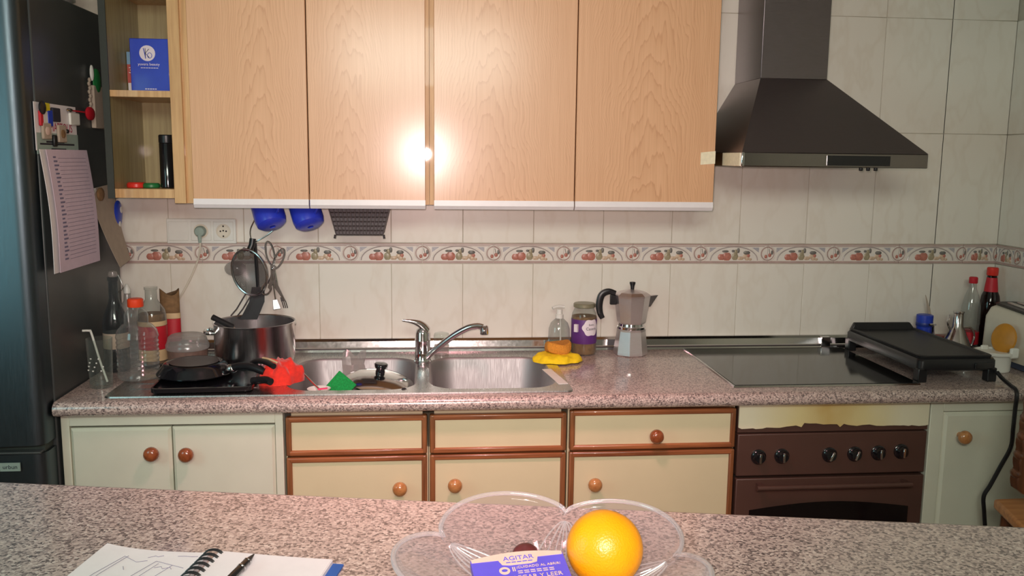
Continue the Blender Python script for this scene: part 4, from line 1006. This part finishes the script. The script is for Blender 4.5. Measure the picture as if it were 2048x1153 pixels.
for z, s_ in ((.9315, .86), (.938, 1.0), (.958, 1.0), (.966, .88)):
    R_.append([(.436 + s_ * .044 * math.copysign(abs(math.cos(a)) ** .6, math.cos(a)) * (1 + .08 * math.sin(3 * a + 1)), -.200 + s_ * .032 * math.copysign(abs(math.sin(a)) ** .7, math.sin(a)) * (1 + .06 * math.sin(4 * a)), z + .006 * math.sin(2 * a + .6)) for a in [2 * PI * i / 28 for i in range(28)]])
tag(b.loft(R_).build('sponge', m_sponge, loc=(.436, -.2, .9315), bevel=.003), 'orange-brown sponge lying on the yellow cloth', 'sponge')

so = thing('soap_dispenser', 'clear pump bottle with a little green soap behind the sponge', 'dispenser', (.462, -.078, .9))
c7 = (.458, -.080, 0)
el = dict(sx=1.0, sy=.85)
MB().lathe([(.034, .9006), (.038, .905), (.0385, .960), (.037, .990), (.030, 1.010), (.018, 1.022), (.013, 1.026)], c7, 28, True, False, **el).build('shell', g_clear, so)
MB().lathe([(.032, .9025), (.0365, .908), (.0368, .942)], c7, 28, **el).build('soap', g_green, so)
pm = MB().lathe([(.014, 1.0265), (.014, 1.040), (.010, 1.042), (.0095, 1.058), (.006, 1.059)], c7, 18).build('pump', m_wplast, so)
MB().tube(spline([(.476, -.08, 1.066), (.462, -.08, 1.068), (.448, -.083, 1.068), (.432, -.088, 1.063)], 4), .0055, 8).build('nozzle', m_wplast, pm)
MB().tube([(.462, -.08, 1.03), (.464, -.08, .91)], .003, 6).build('dip_tube', m_wplast, pm)

jr = thing('glass_jar', 'glass jar with a purple label and grey-green lid', 'jar', (.543, -.088, .9))
c8 = (.545, -.086, 0)
MB().lathe([(.038, .9006), (.043, .906), (.0445, .920), (.0445, 1.030), (.042, 1.046), (.036, 1.058), (.0335, 1.066)], c8, 32, True, False).build('shell', g_glass, jr)
MB().lathe([(.040, .9035), (.0425, .910), (.0428, 1.036)], c8, 28).build('olives', m_cardboard, jr)
MB().lathe([(.036, 1.0665), (.0385, 1.068), (.0385, 1.078), (.036, 1.081), (.01, 1.082)], c8, 32).build('lid', plain('grey_green_lid', C(140, 136, 112), .35, metal=.3), jr)
MB().lathe([(.0447, .942), (.0450, .943), (.0450, 1.026), (.0447, 1.027)], c8, 40, False, False).build('label', m_purple, jr)
def wrap(s0, size, zc, mat, parent, r, c, ac):
    t = text(s0, size, mat, parent, FRONT((0, 0, 0)), name='lettering')
    for v in t.data.vertices:
        x = v.co.x + ORG[parent].x; y = v.co.y + ORG[parent].y; z = v.co.z + ORG[parent].z
        a = ac + x / r
        rr_ = r + (.0003 if True else 0)
        v.co = Vector((c[0] + rr_ * math.sin(a), c[1] - rr_ * math.cos(a), zc + z)) - ORG[parent]
    return t
ov_ = []
for rr0 in (1.0, .88, .76, .64, .52, .40, .28, .16, .02):
    ov_.append([(c8[0] + .0455 * math.sin(a), c8[1] - .0455 * math.cos(a), 1.0 + zz) for a, zz in [(.42 + rr0 * .72 * math.cos(q) * (1 + .06 * math.cos(6 * q)), rr0 * .029 * math.sin(q) * (1 + .08 * math.cos(6 * q))) for q in [2 * PI * i / 36 for i in range(36)]]])
lb = MB().loft(ov_, False, True).build('label_shield', m_labelw, jr)
wrap('Estilo', .0095, 1.010, m_inkd, lb, .0458, c8, .42); wrap('Casera', .0145, .996, m_inkd, lb, .0458, c8, .42)
MB().box(c8[0] - .0385, c8[0] - .0255, c8[1] - .0415, c8[1] - .030, .985, 1.012).xf(rot('Z', -40, (c8[0] - .032, c8[1] - .034, 0))).build('barcode_panel', m_labelw, jr)

mk = thing('moka_pot', 'octagonal aluminium stovetop coffee pot with black handle', 'coffee pot', (.703, -.10, .9))
mc = (.710, -.102)
oct_ = lambda r, z, off=(0, 0): [(mc[0] + off[0] + r * math.cos(2 * PI * (i + .5) / 8 + .12), mc[1] + off[1] + r * math.sin(2 * PI * (i + .5) / 8 + .12), z) for i in range(8)]
MB().loft([oct_(r, z) for r, z in ((.057, .9006), (.0605, .904), (.0600, .912), (.050, .985), (.0505, .992))]).build('boiler', m_alu, mk, smooth=False)
MB().lathe([(.049, .9922), (.051, .994), (.051, 1.001), (.047, 1.004), (.0455, 1.012)], (mc[0], mc[1], 0), 32).build('collar', m_chrome, mk)
MB().loft([oct_(r, z) for r, z in ((.0475, 1.0122), (.050, 1.018), (.063, 1.105), (.064, 1.109))]).build('jug', m_alu, mk, smooth=False)
MB().loft([[(mc[0] + .050, mc[1] - .020, 1.109), (mc[0] + .092, mc[1] - .002, 1.111), (mc[0] + .050, mc[1] + .016, 1.109)], [(mc[0] + .048, mc[1] - .012, 1.07), (mc[0] + .066, mc[1] - .002, 1.07), (mc[0] + .048, mc[1] + .008, 1.07)]]).build('spout', m_alu, mk, smooth=False)
ml = MB().loft([oct_(r, z) for r, z in ((.0645, 1.1095), (.065, 1.112), (.050, 1.122), (.012, 1.131))]).build('lid', m_alu, mk, smooth=False)
MB().lathe([(.006, 1.131), (.0065, 1.138), (.0075, 1.144), (.0105, 1.152), (.010, 1.157), (.003, 1.158)], (mc[0], mc[1], 0), 16).build('lid_knob', m_black, ml)
hpts = spline([(mc[0] - .060, mc[1], 1.118), (mc[0] - .085, mc[1], 1.124), (mc[0] - .108, mc[1], 1.112), (mc[0] - .116, mc[1], 1.080), (mc[0] - .113, mc[1], 1.050), (mc[0] - .104, mc[1], 1.030)], 5)
hb = MB(); hr = []
for i, p in enumerate(hpts):
    t = (hpts[min(i + 1, len(hpts) - 1)] - hpts[max(i - 1, 0)]).normalized(); nrm = Vector((-t.z, 0, t.x)); w_ = .0085 + .003 * math.sin(PI * i / (len(hpts) - 1))
    hr.append([p + nrm * w_ * sx + Vector((0, .008 * sy, 0)) for sx, sy in ((1, .6), (.6, 1), (-.6, 1), (-1, .6), (-1, -.6), (-.6, -1), (.6, -1), (1, -.6))])
hb.loft(hr).build('handle', m_black, mk)
box(mc[0] - .078, mc[0] - .056, mc[1] - .008, mc[1] + .008, 1.078, 1.112).build('handle_mount', m_black, mk, bevel=.002)
box(mc[0] - .076, mc[0] - .058, mc[1] - .006, mc[1] + .006, 1.1125, 1.127).build('hinge', m_alu, mk, bevel=.002)

# ------------------------------------------------------------------ right end of the worktop
bc = thing('blue_cup', 'small blue plastic cup behind the griddle', 'cup', (1.782, -.066, .9))
MB().lathe([(.022, .9006), (.026, .903), (.0265, .985), (.0285, .987), (.0290, 1.020), (.0285, 1.028), (.024, 1.030), (.004, 1.030)], (1.814, -.067, 0), 26).build('cup', m_blue, bc)
MB().lathe([(.0284, .988), (.0293, .990), (.0293, 1.000), (.0284, 1.002)], (1.814, -.067, 0), 26, False, False).build('band', plain('dark_blue_band', C(30, 50, 130), .4), bc)
kn = thing('table_knife', 'knife standing upright between the blue cup and the oil can', 'knife', (1.835, -.09, .9))
T = Matrix.Translation((.028, .026, 0)) @ rot('Y', -13, (1.836, -.075, .92))
MB().loft([[(1.832, -.078, 1.0), (1.844, -.078, 1.0), (1.844, -.075, 1.0), (1.832, -.075, 1.0)], [(1.832, -.078, 1.05), (1.843, -.078, 1.05), (1.843, -.0755, 1.05), (1.832, -.0755, 1.05)], [(1.832, -.077, 1.105), (1.834, -.077, 1.105), (1.834, -.0765, 1.105), (1.832, -.0765, 1.105)]]).xf(T).build('blade', m_papert, kn, smooth=False)
MB().box(1.830, 1.846, -.082, -.072, .905, 1.0).xf(T).build('handle', m_papert, kn, bevel=.003)
cl_ = thing('corkscrew', 'small chrome T-handled tool beside the blue cup', 'tool', (1.815, -.06, .9))
MB().tube([(1.822, -.112, .905), (1.822, -.112, .998)], .0042, 8).build('shank', m_chrome, cl_)
MB().tube([(1.806, -.115, 1.0), (1.832, -.109, 1.0)], .004, 8).build('crossbar', m_chrome, cl_)
oc = thing('oil_can', 'conical stainless steel oil can behind the griddle', 'oil can', (1.892, -.125, .9))
c9 = (1.898, -.138, 0)
MB().lathe([(.056, .9006), (.058, .904), (.052, .925), (.026, .985), (.018, .998), (.0165, 1.046), (.019, 1.049), (.019, 1.054), (.016, 1.055)], c9, 32).build('body', m_steelp, oc)
MB().tube(spline([(1.920, -.140, .995), (1.946, -.144, .992), (1.959, -.147, .965), (1.954, -.146, .935), (1.946, -.144, .922)], 5), .0042, 8).build('handle', m_steelp, oc)
MB().tube(spline([(1.873, -.135, .985), (1.864, -.131, 1.01), (1.868, -.128, 1.04)], 5), .0035, 8).build('spout', m_steelp, oc)
rbv = thing('sauce_bottle', 'dark sauce bottle with a red cap in the right corner', 'bottle', (2.045, -.075, .9))
c10 = (2.054, -.078, 0)
MB().lathe([(.034, .9006), (.036, .904), (.036, 1.06), (.030, 1.10), (.018, 1.13), (.016, 1.175)], c10, 24).build('glass', g_cola, rbv)
MB().lathe([(.0235, 1.115), (.0225, 1.128), (.0180, 1.165), (.0175, 1.168)], c10, 24, False, False).build('neck_label', m_redlab, rbv)
MB().lathe([(.0185, 1.176), (.0195, 1.178), (.0195, 1.202), (.017, 1.205)], c10, 20).build('cap', m_red, rbv)
pb = thing('water_bottle', 'clear plastic bottle with a red cap beside the sauce bottle', 'bottle', (1.985, -.1, .9))
c11 = (1.978, -.085, 0)
MB().lathe([(.028, .9006), (.032, .905), (.031, .95), (.033, .96), (.031, .99), (.033, 1.0), (.032, 1.06), (.024, 1.10), (.013, 1.13), (.012, 1.15)], c11, 24, True, False).build('shell', g_clear, pb)
MB().lathe([(.0325, .925), (.0335, .926), (.0335, .970), (.0325, .971)], c11, 24, False, False).build('label', m_redlab, pb)
MB().lathe([(.014, 1.148), (.0148, 1.150), (.0148, 1.168), (.012, 1.171)], c11, 18).build('cap', m_redlab, pb)
to = thing('toaster', 'white rounded toaster against the right wall', 'toaster', (2.02, -.36, .9))
tc_ = (2.022, -.385); hx, hy = .075, .190
MB().loft([rrect(*tc_, hx - i, hy - i, .03, z, 5) for i, z in ((.010, .9006), (.004, .903), (.004, .922), (.006, .923))]).build('base', plain('slate_base', C(70, 78, 100), .5), to)
tbod = MB().loft([[(p[0], p[1], p[2] + (.012 * (p[1] + .385) / .19 if z > 1.0 else 0)) for p in rrect(*tc_, hx - i, hy - i, .035, z, 6)] for i, z in ((0, .9232), (-.002, .95), (0, 1.04), (.010, 1.072), (.024, 1.084))]).build('body', m_cream2, to)
MB().loft([[(p[0], p[1], p[2] + .012 * (p[1] + .385) / .19) for p in rrect(*tc_, hx - i, hy - i, .03, z, 5)] for i, z in ((.022, 1.0842), (.020, 1.088), (.026, 1.092), (.032, 1.091))]).build('top_trim', m_black, to)
for dx in (-.018, .018):
    MB().box(tc_[0] + dx - .009, tc_[0] + dx + .009, tc_[1] - .13, tc_[1] + .13, 1.0885, 1.098).xf(rot('X', 3.6, (0, tc_[1], 1.09))).build('slot_frame', m_steelp, to, bevel=.002)
sp2 = thing('sugar_pot', 'white round pot with an amber lid propped open by the toaster', 'pot', (1.872, -.385, .9))
c12 = (1.868, -.395, 0)
MB().lathe([(.048, .9006), (.051, .904), (.052, .952), (.0535, .955)], c12, 32).build('pot', m_wplast, sp2)
MB().lathe([(.054, .9555), (.061, .957), (.063, .961), (.062, .966), (.056, .968), (.053, .962), (.02, .9605)], c12, 32).build('rim', m_wplast, sp2)
box(1.888, 1.918, -.452, -.438, .950, .985).build('hinge_lug', m_wplast, sp2, bevel=.006)
box(1.852, 1.878, -.352, -.342, .955, .975).build('hinge_lug', m_wplast, sp2, bevel=.004)
TLd = Matrix.Translation((1.905, -.385, 1.005)) @ Matrix.Rotation(math.radians(-62), 4, 'Z') @ Matrix.Rotation(math.radians(80), 4, 'X')
MB().lathe([(.020, -.006), (.040, -.004), (.042, 0), (.038, .005), (.020, .009), (.004, .010)], (0, 0, 0), 28, sx=1.0, sy=1.2).xf(TLd).build('lid', m_amber, sp2)

# bar stool at the right edge
st = thing('bar_stool', 'wooden stool with carved dark back at the right edge of the picture', 'stool', (1.78, -.95, 0))
MB().prism([(1.628, -.797), (1.96, -.79), (1.99, -1.13), (1.545, -1.13)], .590, .620, 'xy').build('seat', m_chair, st, bevel=.008)
for x, y in ((1.655, -.83), (1.93, -.83), (1.60, -1.09), (1.95, -1.09)):
    MB().lathe([(.016, 0.0005), (.018, .02), (.022, .2), (.016, .3), (.024, .4), (.020, .59)], (x, y, 0), 14).build('leg', m_chaird, st)
MB().tube([(1.66, -.84, .25), (1.92, -.84, .25)], .011, 8).build('stretcher', m_chaird, st)
edge = []
for i in range(25):
    t = i / 24; z = .965 - .27 * t
    edge.append((1.607 + .022 * (1 - t) - .004 * math.sin(PI * t) - .006 * abs(math.sin(t * PI * 5)), z))
MB().prism(edge + [(1.640, .672), (1.93, .66), (1.93, 1.0), (1.64, 1.0)], -.925, -.890, 'xz').build('carved_back', m_chaird, st, bevel=.004)
for i in range(5):
    MB().ball((1.606 + .018 * (1 - i / 4), -.9085, .945 - i * .052), (.010, .021, .013), 10, 8).build('bead', m_chaird, st)
for x in (1.70, 1.88): box(x - .02, x + .02, -.922, -.893, .62, .68).build('back_post', m_chaird, st)

# ------------------------------------------------------------------ breakfast bar in the foreground
far = lambda x: -1.638 - .1814 * (x + .695)
ZB_ = 1.05
bar = thing('breakfast_bar', 'speckled granite breakfast bar across the foreground', 'counter', (0, -2.0, 0))
XA, XB = XL + .006, 1.75
MB().prism([(XA, far(XA)), (XB, far(XB)), (XB, far(XB) - .54), (XA, far(XA) - .54)], ZB_ - .04, ZB_, 'xy').build('top', m_gran, bar, bevel=.012, seg=3)
MB().prism([(XA, far(XA) - .10), (XB - .05, far(XB - .05) - .10), (XB - .05, far(XB) - .24), (XA, far(XA) - .24)], 0.0005, ZB_ - .0405, 'xy').build('support_wall', m_wall, bar, smooth=False)

# open spiral notebook
NBR = math.radians(-11.3); NO = Vector((-.279, -1.955, ZB_))
NT_ = Matrix.Translation(NO) @ Matrix.Rotation(NBR, 4, 'Z')
nb = thing('spiral_notebook', 'open spiral notebook with pencil sketches on the bar', 'notebook', (-.28, -2.0, ZB_))
def sheet(x0, x1, h0, h1, zc, th, curl=0, n=14, L=.21):
    rings = []
    for i in range(n + 1):
        t = i / n; x = x0 + (x1 - x0) * t; z = zc + h0 * (1 - t) ** 2 + h1 * t ** 3
        rings.append([(x, 0.0, z + curl * t ** 4), (x, -L, z), (x, -L, z - th), (x, 0.0, z + curl * t ** 4 - th)])
    return MB().loft(rings).xf(NT_)
MB().box(.006, .172, -.213, .002, .0005, .003).xf(NT_).build('back_cover', plain('blue_card', C(40, 92, 170), .5), nb, smooth=False)
MB().box(.006, .158, -.210, 0, .0032, .0085).xf(NT_).build('page_block', m_paper, nb, smooth=False)
MB().box(-.150, -.008, -.210, 0, .0005, .0040).xf(NT_).build('turned_pages', m_paper, nb, smooth=False)
rp_ = sheet(.006, .157, .003, -.000, .0095, .0008).build('right_page', m_paper, nb)
lp_ = sheet(-.007, -.150, .003, .003, .0060, .0008, .005).build('left_page', m_paper, nb)
for i in range(16):
    yv = -.006 - i * .0128
    pts = [(.0135 * math.cos(a), yv + .003 * math.sin(a), 0.0075 + .0085 * math.sin(a)) for a in [-.25 + (PI + .35) * k / 12 for k in range(13)]]
    for dy in (0, .0032):
        MB().tube([(p[0], p[1] - dy, p[2]) for p in pts], .0011, 6).xf(NT_).build('spiral_ring', m_black, nb)
def zl(x):
    t = (x + .007) / -.143; return .0060 + .003 * (1 - t) ** 2 + .003 * t ** 3 + .0006
def stroke(*p):
    MB().tube([(x, y, zl(x) + .005 * ((x + .007) / -.143) ** 4 * (1 + y / .21)) for x, y in p], .0003, 4).xf(NT_).build('pencil_line', m_ink, lp_)
stroke((-.112, -.024), (-.124, -.075), (-.128, -.10)); stroke((-.108, -.022), (-.118, -.075), (-.12, -.10)); stroke((-.112, -.024), (-.090, -.036), (-.078, -.030))
stroke((-.066, -.030), (-.078, -.075), (-.082, -.1)); stroke((-.066, -.030), (-.022, -.046)); stroke((-.060, -.036), (-.068, -.075)); stroke((-.040, -.040), (-.050, -.08))
stroke((-.082, -.022), (-.074, -.016), (-.070, -.018), (-.064, -.014)); stroke((-.06, -.048), (-.052, -.044), (-.048, -.050), (-.040, -.045), (-.036, -.05))
stroke((-.045, -.014), (-.036, -.013), (-.026, -.014), (-.018, -.013)); stroke((-.10, -.05), (-.095, -.058))
pn = thing('ballpoint_pen', 'black ballpoint pen lying on the right page of the notebook', 'pen', (-.235, -2.02, ZB_ + .0115))
PT = NT_ @ Matrix.Translation((.058, -.018, .0172)) @ Matrix.Rotation(math.radians(-2), 4, 'Z') @ Matrix.Rotation(math.radians(90), 4, 'X')
pen_seg = lambda pf, nm, mt: MB().lathe(pf, (0, 0, 0), 16).xf(PT).build(nm, mt, pn)
pen_seg([(.0008, -.004), (.0022, .004), (.0040, .014)], 'tip', m_black); pen_seg([(.0041, .0142), (.0047, .020), (.0052, .050), (.0053, .075)], 'barrel', m_blackg)
pen_seg([(.0052, .0165), (.0052, .0182)], 'ring', m_chrome); pen_seg([(.0058, .034), (.0058, .036)], 'ring', m_chrome); pen_seg([(.0054, .0752), (.0050, .130), (.003, .135)], 'cap', m_black)

# cut glass dish with five lobes
BC = Vector((.147, -2.098, ZB_)); TH0 = math.radians(75)
def Rl(th): return .150 + .036 * abs(math.sin(2.5 * (th - TH0))) ** .62
def groove(th, s_):
    d = ((th - TH0 + PI / 5) % (2 * PI / 5)) - PI / 5      # angle from nearest notch
    fan = math.exp(-(d / .26) ** 2) * (1 if .28 < s_ < .96 else 0) * math.sin(PI * min(1, max(0, (s_ - .28) / .68)))
    return .0026 * fan * math.cos(d * 46) + .0010 * math.exp(-((abs(d) - PI / 5) / .22) ** 2) * math.cos(th * 70) * (.55 < s_ < .95)
N = 240
def bring(s_, lift, off, g=0):
    out = []
    for i in range(N):
        th = 2 * PI * i / N; R0 = Rl(th); k = s_ ** 2.2
        rho = s_ * (R0 * k + .158 * (1 - k)); lob = abs(math.sin(2.5 * (th - TH0))) ** .7
        z = .008 + (.040 + .016 * lob) * (s_ ** 2.6) + lift + (groove(th, s_) if g else 0)
        out.append((BC.x + (rho + off * s_) * math.cos(th), BC.y + (rho + off * s_) * math.sin(th), BC.z + z))
    return out
ss = [.06, .2, .32, .42, .5, .58, .66, .74, .82, .9, .96, .99]
rings = [bring(s_, -.0068 + .001 * s_, .003, 1) for s_ in ss] + [bring(1.0, .0005, .004)] + [bring(1.0, .0025, .001)] + [bring(s_, 0, 0) for s_ in ss[::-1]]
bo = thing('glass_fruit_dish', 'lobed cut-glass fruit dish on the breakfast bar', 'dish', BC)
dish = MB().loft(rings, True, True).build('dish', g_bowl, bo, angle=80)
rimp = [Vector(a).lerp(Vector(b), .5) + Vector((0, 0, .0012)) for a, b in zip(bring(1.0, .0005, .004), bring(1.0, .0025, .001))]
MB().tube(rimp, .0030, 8, closed=True).build('rim_bead', g_rim, bo, angle=80)
def on_bowl(th, s_, up_=.0012):
    R0 = Rl(th); k = s_ ** 2.2; rho = s_ * (R0 * k + .158 * (1 - k)); lob = abs(math.sin(2.5 * (th - TH0))) ** .7
    return (BC.x + rho * math.cos(th), BC.y + rho * math.sin(th), BC.z + .008 + (.040 + .016 * lob) * s_ ** 2.6 + up_)
for q in range(5):
    t0_ = TH0 + q * 2 * PI / 5
    for w_ in (-3, -2, -1, 0, 1, 2, 3):
        L0 = .34 + .05 * abs(w_)
        pts = [on_bowl(t0_ + w_ * .085 * (1 - u) ** .8 * (1 + .5 * (1 - u)), L0 + (.93 - L0) * u) for u in [i / 10 for i in range(11)]]
        MB().tube(pts, .0011, 5).build('cut_line', g_rim, dish)

og = thing('orange', 'whole ripe orange in the glass dish', 'orange', (.212, -2.089, ZB_ + .0165))
ob = MB(); P = []; oc_ = Vector((.212, -2.089, ZB_ + .0165 + .0455)); rr = random.Random(8)
for j in range(1, 28):
    a = -PI / 2 + PI * j / 28; dim = -.0022 * math.exp(-((PI / 2 - a) / .16) ** 2)
    P.append([(oc_.x + (.0462 * math.cos(a)) * math.cos(2 * PI * i / 44), oc_.y + (.0462 * math.cos(a)) * math.sin(2 * PI * i / 44), oc_.z + .0455 * math.sin(a) + dim) for i in range(44)])
Tt = Matrix.Translation(oc_) @ Matrix.Rotation(math.radians(-26), 4, 'X') @ Matrix.Rotation(math.radians(22), 4, 'Y') @ Matrix.Translation(-oc_)
ob.loft(P).xf(Tt).build('fruit', m_orange, og, angle=80)
MB().lathe([(.0032, .0440), (.0034, .0450), (.002, .0456)], oc_, 8).xf(Tt).build('stem_scar', plain('stem_scar', C(150, 110, 40), .8), og)
tag(MB().ball((.120, -2.052, ZB_ + .040), (.0165, .0150, .0135), 20, 12).build('chestnut', m_nut, loc=(.120, -2.052, ZB_ + .026)), 'dark brown chestnut behind the indigo packet in the dish', 'nut')

pk = thing('medicine_packet', 'indigo printed packet lying in the glass dish beside the orange', 'packet', (.10, -2.11, ZB_ + .03))
e1 = Vector((.985, .10, .03)).normalized(); e2 = Vector((.30, -.90, -.20)); e2 = (e2 - e1 * e2.dot(e1)).normalized(); e3 = e2.cross(e1) * -1
if e3.z < 0: e3 = -e3
PO = Vector((.049, -2.098, ZB_ + .0545))
def pkm(u, v, n_=0): return PO + e1 * u + e2 * v + e3 * n_
def slab(u0, u1, v0, v1, n0, n1, bulge=0, nu=10):
    rings = []
    for i in range(nu + 1):
        u = u0 + (u1 - u0) * i / nu; k = bulge * math.sin(PI * (u - 0) / .112)
        rings.append([pkm(u, v0 - k, n1), pkm(u, v1, n1), pkm(u, v1, n0), pkm(u, v0 - k, n0)])
    return MB().loft(rings)
slab(0, .112, 0, .095, -.010, 0, .007).build('carton', m_indigo, pk, smooth=False)
slab(.001, .111, -.0015, .004, .0001, .0006, .007).build('top_edge', m_beige, pk, smooth=False)
lab_ = MB().loft([[pkm(u, v, n_) for u, v in ((.030, -.002), (.083, -.004), (.078, .013), (.070, .015), (.045, .015), (.036, .013))] for n_ in (.0003, .0009)]).build('label_panel', m_beige, pk, smooth=False)
TX = lambda u, v: frame(pkm(u, v, .0010), e1, -e2)
text('AGITAR', .0105, m_indigo, lab_, TX(.057, .0035)); 
for i in range(5): slab(.041 + i * .0066, .0464 + i * .0066, .0098, .0112, .0010, .0012).build('small_print', m_indigo, lab_, smooth=False)
text('¡CUIDADO AL ABRIR!', .0056, m_beige, pk, TX(.078, .0205))
for j in range(2):
    for i in range(6): slab(.052 + i * .0075, .052 + i * .0075 + .0058, .0258 + j * .0032, .0269 + j * .0032, .0001, .0005).build('small_print', m_beige, pk, smooth=False)
MB().loft([[pkm(.037 + .0065 * math.cos(a), .0235 + .0065 * math.sin(a), n_) for a in [2 * PI * i / 20 for i in range(20)]] for n_ in (.0002, .0006)]).build('round_mark', m_beige, pk, smooth=False)
MB().loft([[pkm(.037 + .0036 * math.cos(a), .0235 + .0024 * math.sin(a), n_) for a in [2 * PI * i / 16 for i in range(16)]] for n_ in (.0007, .0009)]).build('round_mark_centre', m_indigo, pk, smooth=False)
for i in range(2): slab(.0465 + i * .0022, .0478 + i * .0022, .0185, .0255, .0001, .0005).build('mark_bar', m_beige, pk, smooth=False)
text('DESPLEGAR Y LEER', .0092, m_beige, pk, TX(.064, .0385))
cdp = thing('pink_card', 'pink and green card under the indigo packet', 'card', (.06, -2.13, ZB_ + .03))
MB().loft([[(.030, -2.108, ZB_ + z), (.085, -2.112, ZB_ + z), (.10, -2.16, ZB_ + z), (.05, -2.17, ZB_ + z)] for z in (.030, .0315)]).build('card', m_pink, cdp, smooth=False)
MB().loft([[(.044, -2.112, ZB_ + z), (.075, -2.114, ZB_ + z), (.09, -2.155, ZB_ + z), (.062, -2.165, ZB_ + z)] for z in (.0316, .0320)]).build('pale_print', m_beige, cdp, smooth=False)
MB().loft([[(.058, -2.113, ZB_ + z), (.070, -2.114, ZB_ + z), (.085, -2.145, ZB_ + z), (.072, -2.15, ZB_ + z)] for z in (.0321, .0324)]).build('green_print', m_green, cdp, smooth=False)
